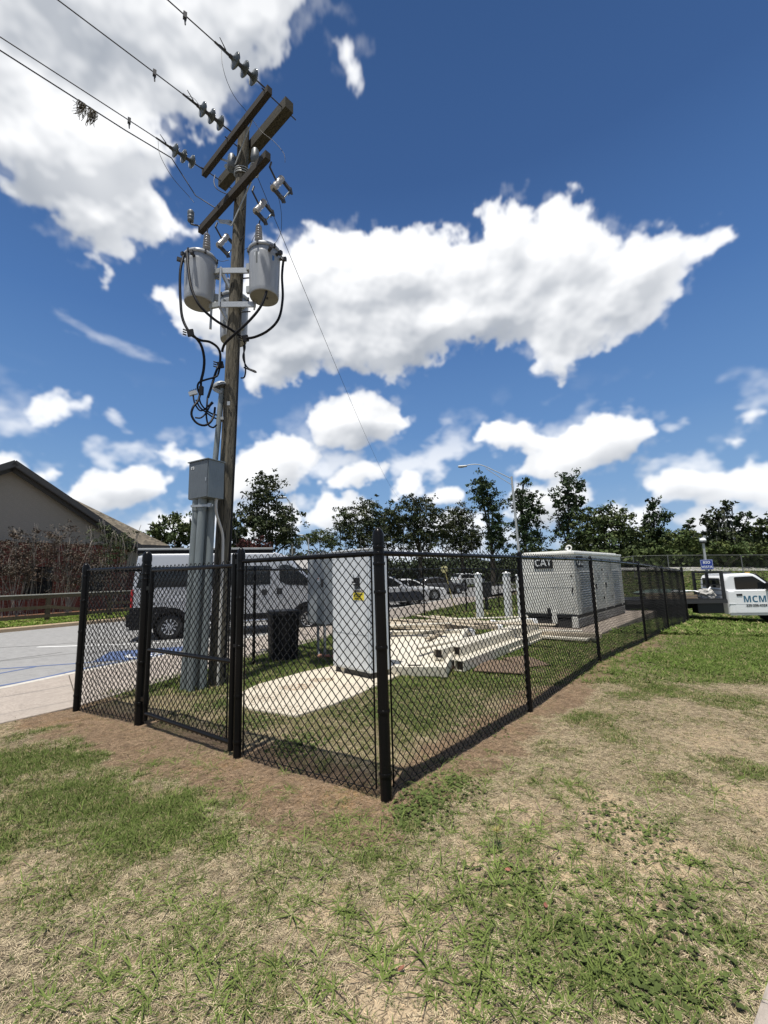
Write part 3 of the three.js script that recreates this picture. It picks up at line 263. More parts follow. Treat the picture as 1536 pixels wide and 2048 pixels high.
// accessible-bay panel: blue square with a white wheelchair figure
{ const o = [-5.75, -10.75], e = [.944, -.33], f = [.33, .944]; const q = (a, b) => [o[0] + e[0] * a + f[0] * b, o[1] + e[1] * a + f[1] * b];
  struct('blue_marking', sheet([q(-.95, -.75), q(.95, -.75), q(.95, .75), q(-.95, .75)], ROAD + .004, 1, 0), M.paintBlue);
  const ring = []; for (let k = 0; k <= 14; k++) { const a = -.6 + k / 14 * 4.2; ring.push(q(-.05 + Math.cos(a) * .34, .18 + Math.sin(a) * .34)); }
  const wm = [strip(ring, .1), strip([q(-.05, -.42), q(-.02, .08), q(.38, .12), q(.5, .48)], .1), strip([q(-.03, -.2), q(.3, -.2)], .09)]; const hd = []; for (let k = 0; k < 10; k++) hd.push(q(-.05 + Math.cos(k * .628) * .11, -.56 + Math.sin(k * .628) * .11)); wm.push(sheet(hd, ROAD + .004, 1, 0));
  wm.forEach(g => g.translate(0, .004, 0)); struct('white_marking', wm, M.paintWhite);
  struct('blue_marking', strip([[-5.6, -8.75], [-4.6, -10.9], [-3.6, -12.9]], .35), M.paintBlue); }
// kerb corner at the photographer's right foot
struct('kerb_corner', slab([[1.165, -1.72], [1.765, -2.22], [2.65, -1.6], [1.65, -1.0]], .02, .15, .015), M.walk);
// far road and its verge on the right, beyond the field; pale street behind the parked cars
struct('far_road', sheet([[17, -37.5], [40, -33], [90, -20], [92, -24.5], [41, -37.5], [17, -42]], .03, .3), std(.42, .41, .39, .95, { map: rep(texAsphalt, 1, 1) }));
struct('far_street', sheet([[-30, -70], [16, -66], [18, -75], [-30, -79]], .03, .3, -.05), std(.45, .44, .42, .95, { map: rep(texAsphalt, 1, 1) }));
// ---------- black chain link fence: woven wire built strand by strand, joined per bay
function wirePanel(p0, p1, b0, b1, t0, t1, r = .0053, DW = .080, DH = .0885, seed = 1) {
  const rr = rng(seed), dx = p1[0] - p0[0], dz = p1[1] - p0[1], L = Math.hypot(dx, dz), ux = dx / L, uz = dz / L, nx = -uz, nz_ = ux, a = DW / 2, n = Math.floor(L / a);
  const pos = [], idx = []; let base = 0;
  for (let i = 0; i < n; i++) {
    const f = (i + .5) / n, yb = lerp(b0, b1, f), yt = lerp(t0, t1, f), m = Math.max(2, Math.round((yt - yb) / (DH / 2))), st = (yt - yb) / m;
    for (let k = 0; k <= m; k++) {
      const s = ((k + i) % 2 ? i + 1.03 : i - .03) * (L / n) + (rr() - .5) * .003, y = yb + k * st + (rr() - .5) * .002, o = ((k + i) % 2 ? .003 : -.003) + Math.sin(i * .21 + k * .09) * .004;
      const cx = p0[0] + ux * s + nx * o, cz = p0[1] + uz * s + nz_ * o;
      pos.push(cx + ux * r, y, cz + uz * r, cx - ux * r * .5 + nx * r * .87, y + r * .4, cz - uz * r * .5 + nz_ * r * .87, cx - ux * r * .5 - nx * r * .87, y - r * .4, cz - uz * r * .5 - nz_ * r * .87);
      if (k) { const q = base + (k - 1) * 3; for (let e = 0; e < 3; e++) { const e2 = (e + 1) % 3; idx.push(q + e, q + e2, q + 3 + e, q + 3 + e, q + e2, q + 3 + e2); } }
    }
    base += (m + 1) * 3;
  }
  const g = new THREE.BufferGeometry(); g.setAttribute('position', new THREE.Float32BufferAttribute(pos, 3)); g.setIndex(idx); g.computeVertexNormals(); g.setAttribute('uv', new THREE.BufferAttribute(new Float32Array(pos.length / 3 * 2), 2)); return g;
}
const FH = 1.80;
function post(parent, [x, z], r, h, bands = [], y0 = H(x, z, false), lean = [0, 0]) {
  const top = [x + lean[0], y0 + h, z + lean[1]];
  const p = part('post', rod([x, y0 - .08, z], top, r, r, 18), M.fenceBlack, parent);
  const cap = lathe([[r * 1.10, -.05], [r * 1.10, .0], [r * 1.03, .028], [r * .72, .058], [r * .3, .074], [0, .077]], 18); cap.translate(...top); part('post_cap', cap, M.fenceBlack, p);
  for (const b of bands) { const g = [lathe([[r * 1.07, -.012], [r * 1.12, -.01], [r * 1.12, .01], [r * 1.07, .012]], 16)]; g[0].translate(lerp(x, top[0], b / h), y0 + b, lerp(z, top[2], b / h)); part('tension_band', g, M.fenceBlack, p); }
  return p;
}
function bay(parent, a, b, o = {}) {
  const ya = H(...a, false), yb = H(...b, false), dx = b[0] - a[0], dz = b[1] - a[1], L = Math.hypot(dx, dz), in0 = o.in0 ?? .05, in1 = o.in1 ?? .05;
  const A = [a[0] + dx / L * in0, a[1] + dz / L * in0], B = [b[0] - dx / L * in1, b[1] - dz / L * in1];
  part('top_rail', rod([a[0], ya + FH, a[1]], [b[0], yb + FH, b[1]], .0215, .0215, 10), M.fenceBlack, parent);
  const g = wirePanel(A, B, ya + .015, yb + .015, ya + FH + .055, yb + FH + .055, o.r, o.DW, o.DH, o.seed ?? 3); const m = part('chain_link_mesh', g, M.wireBlack, parent); m.userData.kind = 'stuff';
  if (o.bar0) part('tension_bar', rod([A[0], ya + .06, A[1]], [A[0], ya + FH - .02, A[1]], .008, .008, 6), M.fenceBlack, parent);
  if (o.bar1) part('tension_bar', rod([B[0], yb + .06, B[1]], [B[0], yb + FH - .02, B[1]], .008, .008, 6), M.fenceBlack, parent);
  const lo = []; for (let k = 1; k < L / .6; k++) { const f = k * .6 / L, x = lerp(a[0], b[0], f), z = lerp(a[1], b[1], f), y = lerp(ya, yb, f) + FH; const t = new THREE.TorusGeometry(.025, .0025, 4, 8); t.rotateY(Math.atan2(dx, dz)); t.translate(x, y, z); lo.push(t); }
  if (lo.length && !o.far) part('wire_tie', lo, M.wireBlack, parent).userData.kind = 'stuff';
  part('tension_wire', rod([A[0], ya + .05, A[1]], [B[0], yb + .05, B[1]], .003, .003, 4), M.wireBlack, parent);
}
{
  const f = thing('chain_link_fence', 'long black chain link fence along the lawn from the corner post to the truck', 'fence');
  FR.forEach((p, i) => post(f, p, i === 0 ? .043 : i === 5 ? .042 : .030, i === 0 ? 1.93 : i === 5 ? 1.88 : 1.80, i === 0 ? [.18, .62, 1.08, 1.5, 1.72, 1.80, 1.85] : [], undefined, i === 0 ? [-.012, -.0] : [0, 0]));
  for (let i = 0; i < 5; i++) bay(f, FR[i], FR[i + 1], { in0: i ? 0 : .085, in1: i === 4 ? .07 : 0, bar0: i === 0, bar1: i === 4, seed: 11 + i, r: i ? .0044 : .005 });
}
{
  const f = thing('chain_link_fence', 'short black chain link panel between the corner post and the gate latch post', 'fence');
  post(f, LATCH, .037, 1.86, [.15, .55, 1.0, 1.45, 1.72]); bay(f, C0, LATCH, { in0: .085, in1: .075, bar0: true, bar1: true, seed: 21 });
}
{
  const f = thing('chain_link_fence', 'narrow black chain link panel left of the gate, ending beside the pavement', 'fence');
  post(f, HINGE, .050, 1.92, [.25, .7, 1.66, 1.72, 1.82]); post(f, LEFT, .040, 1.82, [.2, .6, 1.0, 1.4, 1.72]); bay(f, HINGE, LEFT, { in0: .08, in1: .08, bar0: true, bar1: true, seed: 23 });
}
{
  const f = thing('chain_link_fence', 'rear black chain link fence between the pavement and the white boards', 'fence');
  BK.forEach((p, i) => { if (i) post(f, p, .029, 1.80); });
  for (let i = 0; i < BK.length - 1; i++) bay(f, BK[i], BK[i + 1], { in0: i ? 0 : .09, in1: 0, far: i > 1, seed: 31 + i, r: .0045 });
}
{
  const e0 = BK[BK.length - 1], f = thing('chain_link_fence', 'far end of the black chain link enclosure seen through the mesh behind the generator', 'fence');
  const n = 3, P = []; for (let k = 0; k <= n; k++) P.push([lerp(END[0], e0[0], k / n), lerp(END[1], e0[1], k / n)]);
  P.forEach((p, i) => { if (i && i < n) { post(f, p, .034, 1.82); } }); post(f, [P[1][0] + .12, P[1][1] - .24], .034, 1.82);
  for (let i = 0; i < n; i++) bay(f, P[i], P[i + 1], { in0: .06, in1: .02, far: true, seed: 51 + i, r: .0045 });
}
{ // gate leaf on two hinges, forked latch on the latch post
  const a = [lerp(HINGE[0], LATCH[0], .075), lerp(HINGE[1], LATCH[1], .075)], b = [lerp(HINGE[0], LATCH[0], .945), lerp(HINGE[1], LATCH[1], .945)];
  const g = thing('fence_gate', 'black chain link gate with a middle rail in front of the grey conduits', 'gate');
  part('stile', rod([a[0], .07, a[1]], [a[0], 1.78, a[1]], .024, .024, 12), M.fenceBlack, g); const st = part('stile', rod([b[0], .05, b[1]], [b[0], 1.86, b[1]], .027, .027, 12), M.fenceBlack, g);
  const cp = new THREE.SphereGeometry(.029, 10, 6); cp.translate(b[0], 1.86, b[1]); part('stile_cap', cp, M.fenceBlack, st);
  for (const [n, y] of [['top_rail', 1.76], ['middle_rail', .85], ['bottom_rail', .12]]) part(n, rod([a[0], y + (y < .2 ? .03 : 0), a[1]], [b[0], y, b[1]], .022, .022, 10), M.fenceBlack, g);
  const w = part('chain_link_mesh', wirePanel([a[0] + .03, a[1] + .02], [b[0] - .05, b[1] - .037], .1, .09, 1.81, 1.81, undefined, undefined, undefined, 61), M.wireBlack, g); w.userData.kind = 'stuff';
  part('tension_bar', rod([b[0] - .055, .12, b[1] - .04], [b[0] - .055, 1.74, b[1] - .04], .008, .008, 6), M.fenceBlack, g);
  for (const y of [.3, 1.55]) part('hinge', [bar([HINGE[0], y, HINGE[1]], [a[0], y, a[1]], .05, .045), rod([a[0], y - .05, a[1]], [a[0], y + .05, a[1]], .032, .032, 10)], M.fenceBlack, g);
  for (const [y, w] of [[1.80, .05], [1.0, .03]]) part('latch', bar([b[0], y, b[1]], [LATCH[0], y, LATCH[1]], .03, w), M.fenceBlack, g);
}
// ---------- utility pole and everything it carries
const PB = [-2.715, 0, -7.176], PT = [-2.505, 10.25, -7.262];
const pAt = h => [lerp(PB[0], PT[0], h / 10.25), h, lerp(PB[2], PT[2], h / 10.25)];
const U = [.754, 0, .656], N = [-.656, 0, .754];
const off = (p, u, n = 0, y = 0) => [p[0] + U[0] * u + N[0] * n, p[1] + y, p[2] + U[2] * u + N[2] * n];
const UA = Math.atan2(-U[2], U[0]);      // turns +x onto U
const pole = thing('utility_pole', 'weathered wooden utility pole with three crossarms at its top, behind the gate', 'pole');
{
  const g = new THREE.CylinderGeometry(.104, .137, 10.4, 28, 60); const p = g.attributes.position; for (let i = 0; i < p.count; i++) { const x = p.getX(i), y = p.getY(i), z = p.getZ(i), a = Math.atan2(z, x), k = 1 + nz(Math.cos(a) * 2, y * .5, Math.sin(a) * 2) * .07 - (Math.abs(nz(Math.cos(a) * 3.2 + 9, y * .16, Math.sin(a) * 3.2)) < .035 ? .07 : 0); p.setX(i, x * k); p.setZ(i, z * k); } g.computeVertexNormals();
  g.translate(0, 5.2 - .15, 0); const d = V(PT[0] - PB[0], 10.25, PT[2] - PB[2]).normalize(); g.applyQuaternion(new THREE.Quaternion().setFromUnitVectors(V(0, 1, 0), d)); g.translate(PB[0], 0, PB[2]); part('shaft', g, M.pole, pole);
  const armAt = (h, n, w, hh, L, mat, name, u0 = 0) => { const c = off(pAt(h), u0, n); return part(name, box(L, hh, w, c[0], c[1], c[2], UA), mat, pole); };
  armAt(9.92, .20, .095, .13, 2.34, M.arm, 'crossarm'); const b = armAt(9.98, -.20, .17, .21, 2.36, M.armGreen, 'crossarm'); armAt(8.62, .19, .10, .135, 2.36, M.arm, 'crossarm');
  for (const u of [-1.08, -.15, 1.08]) part('through_bolt', rod(off(pAt(9.94), u, .30), off(pAt(9.94), u, -.42), .011, .011, 6), M.iron, pole);
  for (const s of [-1, 1]) { part('brace', bar(off(pAt(9.86), s * .55, .15), off(pAt(9.35), 0, .14), .012, .035), M.galvDull, pole); part('brace', bar(off(pAt(8.56), s * .6, .14), off(pAt(8.05), 0, .15), .012, .035), M.galvDull, pole); }
  part('arm_bracket', bar(off(pAt(9.62), -.42, .12), off(pAt(9.45), -.05, .1), .05, .05), M.galvDull, pole); part('arm_bracket', bar(off(pAt(8.45), -.5, .13), off(pAt(8.2), -.1, .12), .05, .05), M.galvDull, pole);
  // guy wraps and post insulators at the neck
  for (const h of [9.22, 9.27, 9.32]) { const t = new THREE.TorusGeometry(.135, .012, 5, 18); t.rotateX(Math.PI / 2 + .25); t.translate(...pAt(h)); part('guy_wrap', t, M.galv, pole); }
  for (const [u, n, h] of [[-.1, .16, 9.45], [.28, -.1, 9.5]]) { const c = off(pAt(h), u, n), g2 = lathe([[0, -.16], [.075, -.16], [.085, -.02], [.07, .12], [.045, .16], [0, .17]], 14); g2.translate(...c); part('post_insulator', g2, M.boxGrey, pole); }
  for (let k = 0; k < 4; k++) { const t = new THREE.TorusGeometry(.075, .010, 5, 14); t.rotateX(1.35); t.translate(...off(pAt(9.2 - k * .045), .34, -.06)); part('guy_wrap', t, M.galv, pole); }
  // hardware down the shaft: staples, ground wire, guard moulding
  part('ground_wire', tube([0.2, 2, 4, 6, 8, 9].map(h => { const q = pAt(h), r = .136 - h * .0033; return [q[0] + r * .93, h, q[2] + r * .37]; }), .008, 40, 5), M.blackRubber, pole);
  part('guard_moulding', rod(...[.1, 5.6].map(h => { const q = pAt(h), r = .139 - h * .0033; return [q[0] + r * .96, h, q[2] + r * .28]; }), .016, .016, 8), M.blackRubber, pole);
  for (let h = 5.9; h < 9; h += .62) part('step_bolt', rod(off(pAt(h), .1, .02), off(pAt(h + .01), .24, .02), .012, .012, 6), M.iron, pole);
  const tag = part('pole_tag', box(.05, .07, .004, 0, 0, 0), M.galv, pole); { const q = pAt(4.6); tag.position.set(q[0] + .02, 4.6, q[2] + .146); }
}
// insulator strings and the conductors they hold
function discString(name, a, dir, label) {
  const t = thing(name, label, 'insulator', a, 0, 'insulator strings on the top crossarm'); const q = new THREE.Quaternion().setFromUnitVectors(V(0, 1, 0), dir); t.quaternion.copy(q);
  part('link', rod([0, 0, 0], [0, .16, 0], .014, .012, 6), M.iron, t);
  for (let k = 0; k < 3; k++) { const y = .2 + k * .165; const g = lathe([[.02, -.05], [.035, -.045], [.05, -.02], [.10, -.012], [.128, .012], [.122, .03], [.06, .045], [.035, .075], [.02, .085]], 20); g.translate(0, y, 0); part('disc', g, M.discGlass, t); const cp = cyl(.034, .03, .075, 0, y + .045, 0, 10); part('cap', cp, M.iron, t); }
  part('dead_end_clamp', [rod([0, .64, 0], [0, .9, 0], .022, .016, 8), bar([0, .66, 0], [0, .84, .07], .03, .05), rod([.02, .72, 0], [.09, .86, .02], .010, .006, 5)], M.iron, t);
  return t;
}
const wdir = V(N[0], -.03, N[2]).normalize();
const taps = [];
[[1.12, 'insulator string at the upper right end of the top crossarm'], [.02, 'insulator string at the middle of the top crossarm'], [-1.1, 'insulator string at the lower left end of the top crossarm']].forEach(([u, l], i) => {
  const a = off(pAt(9.94), u, .27); discString('insulator_string', a, wdir, l);
  const at = (d, sag) => [a[0] + N[0] * d, a[1] - .03 * d - sag, a[2] + N[2] * d];
  solo('power_line', tube([at(.85, 0), at(2, .03), at(6, .15), at(14, .35), at(26, .5), at(40, .5)], .009, 40, 6), M.wire, ['overhead conductor from the upper right end of the top crossarm', 'overhead conductor from the middle of the top crossarm', 'overhead conductor from the lower left end of the top crossarm, above the moss clump'][i], 'power line', 'conductors leading off to the upper left');
  const c = at(1.36, .01); taps.push(c); solo('line_clamp', [box(.05, .10, .05, c[0], c[1] - .01, c[2], .6), rod([c[0], c[1] - .05, c[2]], [c[0] + .01, c[1] - .17, c[2]], .014, .01, 6)], M.iron, ['hot line clamp on the upper right conductor', 'hot line clamp on the middle conductor', 'hot line clamp on the lower left conductor'][i], 'clamp', 'line clamps');
});
{ const a = off(pAt(9.70), -1.12, .25), at = (d, s) => [a[0] + N[0] * d, a[1] - .02 * d - s, a[2] + N[2] * d]; solo('power_line', tube([off(pAt(8.72), -.55, .22), off(pAt(8.86), -.95, .3), at(.35, -.02), at(1, 0), at(4, .08), at(10, .25), at(24, .4), at(40, .4)], .011, 50, 6), M.wire, 'lowest overhead conductor, the one with a clump of moss hanging on it', 'power line', 'conductors leading off to the upper left');
  const mc = at(1.98, .03), r = rng(9), gs = []; for (let k = 0; k < 110; k++) { const s = (k % 2 ? .10 : -.06) + (r() - .5) * .10, x = mc[0] + N[0] * s, z = mc[2] + N[2] * s, L = .05 + r() * .25; gs.push(tube([[x, mc[1] + .02, z], [x + (r() - .5) * .08, mc[1] - L * .5, z + (r() - .5) * .08], [x + (r() - .5) * .12 - .05, mc[1] - L, z + (r() - .5) * .12]], (.0025 + r() * .003), 5, 3)); } solo('moss_clump', gs, std(.10, .085, .06, 1), 'dark clump of hanging moss caught on the lowest wire', 'moss'); }
const dirTo = (a, b) => V(b[0] - a[0], b[1] - a[1], b[2] - a[2]);
// fuse cutouts: porcelain barrel on a bent bracket, hinged fuse tube in front
function cutout(p, tilt, label, arrester) {
  const t = thing(arrester ? 'lightning_arrester' : 'fuse_cutout', label, arrester ? 'arrester' : 'fuse cutout', p, arrester ? UA : .855, arrester ? undefined : 'fuse cutouts on the lower crossarm'); 
  if (arrester) { const g = lathe([[0, -.02], [.05, -.02], [.062, 0], [.062, .03], [.054, .04], [.066, .07], [.066, .10], [.054, .11], [.066, .14], [.066, .2], [.05, .23], [0, .24]], 16); part('housing', g, M.boxGrey, t); part('bracket', tube([[0, -.02, 0], [.02, -.08, 0], [.14, -.16, -.03], [.26, -.24, -.06], [.30, -.34, -.08]], .018, 12, 6), M.iron, t); return; }
  const rot = new THREE.Group(); const q = new THREE.Quaternion().setFromEuler(new THREE.Euler(0, 0, tilt)); const tr = g => { g.applyQuaternion(q); return g; };
  part('barrel', tr(lathe([[0, -.19], [.055, -.19], [.062, -.17], [.05, -.15], [.058, -.12], [.05, -.09], [.06, -.06], [.048, -.03], [.048, .03], [.06, .06], [.05, .09], [.058, .12], [.05, .15], [.062, .17], [.055, .19], [0, .19]], 16)), M.porcelain, t);
  part('upper_contact', [tr(bar([0, .17, 0], [.20, .14, .03], .045, .05)), tr(bar([.17, .18, .03], [.25, .10, .03], .03, .06)), tr(rod([.2, .1, .03], [.235, .02, .03], .009, .009, 6))], M.iron, t);
  part('lower_contact', [tr(bar([0, -.17, 0], [.22, -.19, .03], .05, .06)), tr(bar([.16, -.16, .03], [.25, -.22, .03], .035, .07)), tr(rod([.2, -.2, .03], [.24, -.26, .03], .008, .008, 5))], M.iron, t);
  part('fuse_tube', tr(rod([.205, -.18, .03], [.205, .13, .03], .012, .012, 8)), M.porcBrown, t);
  part('bracket', [tr(rod([-.04, .02, 0], [-.24, .10, 0], .017, .017, 6)), tr(rod([-.24, .10, 0], [-.27, .22, 0], .017, .017, 6))], M.iron, t);
}
cutout(off(pAt(8.42), 1.02, -.12), -.5, 'fuse cutout at the upper right end of the lower crossarm');
cutout(off(pAt(8.38), .42, -.16), -.5, 'fuse cutout hanging right of the pole below the lower crossarm');
cutout(off(pAt(8.35), -.80, -.10), -.5, 'fuse cutout above the left transformer at the low end of the lower crossarm');
cutout(off(pAt(8.92), -1.42, .30), 0, 'grey lightning arrester left of the low end of the lower crossarm', true);
// pole mount transformers
function transformer(name, c, face, label, o = {}) {
  const t = thing(name, label, 'transformer', c, face, 'transformers mounted round the pole'), R = .265, h = .86;
  const tank = part('tank', lathe([[0, 0], [R * .90, 0], [R * .93, .02], [R * .95, .07], [R * .955, .075], [R * .955, .10], [R, .70], [R * 1.01, .72], [R * 1.01, h], [0, h]], 40), M.tank, t);
  part('base_plate', lathe([[0, -.004], [R * .86, -.004], [R * .90, .0]], 32), M.tankDark, tank); part('drain_plug', cyl(.018, .018, .03, .03, -.03, .05, 8), M.iron, tank);
  part('lid', lathe([[R * 1.02, h - .03], [R * 1.09, h - .02], [R * 1.09, h + .02], [R * 1.0, h + .05], [R * .5, h + .10], [0, h + .115]], 40), M.tank, t);
  for (let k = 0; k < 6; k++) { const a = k * 1.047 + .4; part('lid_clamp', box(.03, .07, .03, Math.cos(a) * R * 1.08, h + .0, Math.sin(a) * R * 1.08, -a), M.iron, t); }
  // high-voltage bushing on the lid
  const bs = lathe([[0, 0], [.055, 0], ...[0, 1, 2, 3, 4, 5].flatMap(k => [[.036, .03 + k * .05], [.07 - k * .003, .045 + k * .05], [.066 - k * .003, .06 + k * .05]]), [.03, .34], [.02, .36], [0, .37]], 16); bs.translate(o.bx ?? .12, h + .08, o.bz ?? -.05); const bm = part('bushing', bs, M.bushing, t); part('terminal', rod([o.bx ?? .12, h + .43, o.bz ?? -.05], [(o.bx ?? .12) + .02, h + .53, o.bz ?? -.05], .012, .01, 6), M.iron, bm);
  // low-voltage spades on the front
  for (const a of o.lv ?? [-.5, 0, .5]) { const x = Math.sin(a) * R, z = Math.cos(a) * R; part('low_voltage_bushing', [rod([x * .98, h - .12, z * .98], [x * 1.25, h - .12, z * 1.25], .028, .022, 10), box(.05, .06, .07, x * 1.33, h - .12, z * 1.33, a)], M.iron, t); }
  for (const a of [2.5, 3.8]) { const x = Math.sin(a) * R, z = Math.cos(a) * R; for (const [q, y] of [[1.08, h - .22], [1.05, .2]]) part('hanger_lug', box(.06, .12, .10, x * q, y, z * q, a), M.galvDull, t); }
  if (o.marks) for (const [a, y, w, hh, col] of o.marks) { const g = new THREE.CylinderGeometry(R * 1.004, R * .985, hh, 10, 1, true, a, w); g.translate(0, y, 0); part('marking', g, col, tank); }
  return t;
}
const wn = std(.09, .10, .10, .6), bl = std(.03, .13, .34, .5), wl = std(.72, .74, .74, .5);
transformer('transformer', [-3.18, 6.47, -7.10], -.5, 'grey pole transformer left of the utility pole', { bx: .20, bz: .04, marks: [[-.1, .68, .16, .2, wn], [.55, .74, .05, .07, wl], [.66, .74, .05, .07, wl]] });
transformer('transformer', [-1.99, 6.47, -6.98], .75, 'grey pole transformer right of the utility pole with a blue mark', { bx: -.16, bz: .08, lv: [-.2, .35, .8], marks: [[-1.18, .66, .36, .2, wl], [-1.06, .62, .12, .26, wn], [.02, .62, .16, .12, bl]] });
transformer('transformer', [-2.86, 6.25, -7.96], 3.4, 'grey pole transformer behind the pole, lower than the other two', {});
{ // cluster bracket
  const t = thing('transformer_bracket', 'galvanised bracket frame holding the transformers to the pole', 'bracket'); const a = pAt(7.08), b = pAt(6.42);
  for (const [c, y] of [[a, 7.08], [b, 6.42]]) { const x = .24; part('frame_bar', bar([c[0] - .22, y, c[2] + .18], [c[0] + .42, y, c[2] + .16], .03, .10), M.galv, t); part('frame_bar', bar([c[0] - .22, y, c[2] + .18], [c[0] - .24, y, c[2] - .42], .03, .10), M.galv, t); part('arm_bar', bar([c[0] - .22, y, c[2] + .18], [c[0] - .40, y, c[2] + .14], .05, .09), M.galvDull, t); part('bolt', rod([c[0] + .15, y - .1, c[2] + .1], [c[0] + .32, y - .12, c[2] + .14], .012, .012, 6), M.iron, t); }
  part('upright', bar([a[0] - .22, 7.13, a[2] + .19], [b[0] - .22, 6.37, b[2] + .19], .07, .03), M.galv, t); part('upright', bar([a[0] + .40, 6.53, a[2] + .17], [b[0] + .40, 6.33, b[2] + .17], .09, .03), M.galv, t); part('upright', bar([a[0] - .38, 7.1, a[2] + .13], [b[0] - .38, 6.0, b[2] + .13], .05, .04), M.galvDull, t);
}
// service cables
const cab = { lead_a: ['heavy black lead looping down from the left transformer', .017], lead_b: ['black lead crossing the pole from the left transformer', .017], lead_c: ['black lead crossing the pole from the right transformer', .017], lead_d: ['outer black lead hanging in a loop from the right transformer', .017], lead_e: ['black lead from the splice cluster to the pole', .016], drop_a: ['straight black cable dropping to the weatherhead', .016], drop_b: ['black cable bending back to the silver connector', .012], loop_a: ['largest black drip loop at the weatherhead', .014], loop_b: ['short black drip loop from the silver connector', .010], loop_c: ['black drip loop crossing into the conduit below the weatherhead', .010], loop_d: ['black drip loop beside the silver connector entering the conduit', .010], loop_e: ['flat black drip loop under the silver connector', .010], loop_f: ['narrow black drip loop nearest the pole', .011], tail_a: ['looped black cable end right of the pole', .010], tail_b: ['short black cable tail on the right edge of the pole', .010] };
for (const [k, [l, r]] of Object.entries(cab)) solo('service_cable', tube(CABLES[k], r * 1.3, 36, 7), M.blackRubber, l, 'cable', 'service cables on the pole');
const tp = { tap_a: 'thin tap wire from the upper conductor to the right fuse cutout', tap_b: 'thin tap wire from the lower left conductor to the arrester', tap_d: 'thin tap wire looping right of the right transformer', tap_e: 'thin wire from the right bushing to the pole', tap_f: 'thin wire from the left bushing to the pole', jump_a: 'jumper wire at the low end of the top crossarms', tap_c: 'short jumper above the middle insulator string' };
for (const [k, l] of Object.entries(tp)) solo('tap_wire', tube(CABLES[k], k === 'jump_a' ? .009 : .0045, 30, 4), M.wire, l, 'wire', 'tap wires at the pole top');
{ const a = CABLES.far_wire[0], b = CABLES.far_wire[1]; const pts = []; for (let k = 0; k <= 12; k++) { const t = k / 12; pts.push([lerp(a[0], b[0], t), lerp(a[1], b[1], t) - 1.0 * Math.sin(Math.PI * t), lerp(a[2], b[2], t)]); } solo('overhead_wire', tube(pts, .007, 60, 5), M.wire, 'single thin wire running from the pole top down to the distant treetops', 'wire'); }
for (const [p, l] of [[CABLES.lead_a[4], 'black splice connector cluster left of the pole'], [CABLES.lead_e[5], 'black splice connectors at the left edge of the pole'], [CABLES.lead_d[6], 'black splice connectors at the right edge of the pole']]) { const t = thing('splice_connector', l, 'connector', p, 0, 'splice connectors'); for (let k = 0; k < 3; k++) part('splice', [box(.10, .035, .05, k * .012, .035 - k * .04, k * .01, .4, 0, .35), rod([-.05, .035 - k * .04, .02], [-.10, .05 - k * .04, .03], .012, .012, 6)], M.blackRubber, t); }
{ const p = CABLES.loop_b[0], t = thing('terminal_block', 'silver terminal connector left of the weatherhead', 'connector', [p[0], p[1] + .03, p[2]]); part('block', box(.13, .06, .05, 0, 0, 0, .2, 0, .35), M.galv, t); for (let k = 0; k < 4; k++) part('screw', cyl(.01, .01, .02, -.045 + k * .03, .02 + k * .011, .01, 8), M.iron, t); part('cable_boot', box(.06, .14, .05, .13, .04, 0), M.blackRubber, t); }
// weatherhead and riser
{ const t = thing('weatherhead', 'grey weatherhead on a riser conduit along the left of the pole', 'weatherhead'); const a = pAt(4.9), x = a[0] - .15, z = a[2] + .06; const g = new THREE.SphereGeometry(.12, 18, 10, 0, Math.PI * 2, 0, Math.PI * .55); g.scale(1.15, .8, .9); g.rotateZ(.35); g.translate(x - .02, 4.94, z); part('hood', g, M.galvDull, t); part('collar', box(.2, .04, .14, x - .05, 4.86, z, 0, 0, -.5), M.galvDull, t); part('riser_pipe', rod([x + .01, 4.9, z], [PB[0] - .10, 3.4, PB[2] + .10], .045, .045, 14), M.pvcGrey, t); part('pipe_strap', [box(.12, .05, .12, x + .02, 4.35, z, 0)], M.galvDull, t); }
// metering box and conduits
{ const t = thing('metering_box', 'grey steel meter cabinet on the pole above the conduits', 'cabinet', [-2.84, 2.90, -6.85], -.52);
  part('body', rbox(.46, .60, .30, .006, 0, .30, 0), M.boxSide, t); part('door', rbox(.445, .585, .02, .004, 0, .30, .157), M.boxGrey, t); part('lid', rbox(.49, .018, .345, .004, 0, .606, .012), M.boxSide, t); part('sticker', [box(.07, .045, .003, -.13, .50, .169)], wl, t); part('sticker_print', [box(.045, .006, .003, -.13, .51, .171), box(.05, .004, .003, -.13, .496, .171), box(.03, .006, .003, -.135, .486, .171)], M.black, t); part('latch', box(.02, .05, .02, .2, .28, .168), M.galv, t); }
[[-3.08, -6.84, -2.98, -6.84], [-2.95, -6.76, -2.865, -6.78], [-2.825, -6.88, -2.755, -6.87], [-2.99, -6.99, -2.91, -6.98]].forEach(([x, z, x2, z2], i) => { const t = thing('conduit', ['leftmost grey conduit under the meter cabinet', 'front grey conduit in the middle of the bundle', 'right grey conduit of the bundle, next to the pole', 'rear grey conduit of the bundle'][i], 'conduit', [0, 0, 0], 0, 'conduits under the meter cabinet'); part('pipe', rod([x, -.1, z], [x2, 2.92, z2], .061, .061, 20), M.pvcGrey, t); part('coupling', rod([lerp(x, x2, .93), 2.72, lerp(z, z2, .93)], [x2, 2.90, z2], .068, .068, 20), M.pvcGrey, t); });
{ const t = thing('pipe_clamp', 'strut clamp around the grey conduits just below the meter cabinet', 'clamp', [-2.835, 2.78, -6.77], -.1); part('strap', [box(.36, .035, .012, 0, 0, .065), box(.012, .035, .2, -.18, 0, -.03)], M.galv, t); part('bolt', [box(.05, .06, .03, .13, 0, .08)], M.galv, t); }
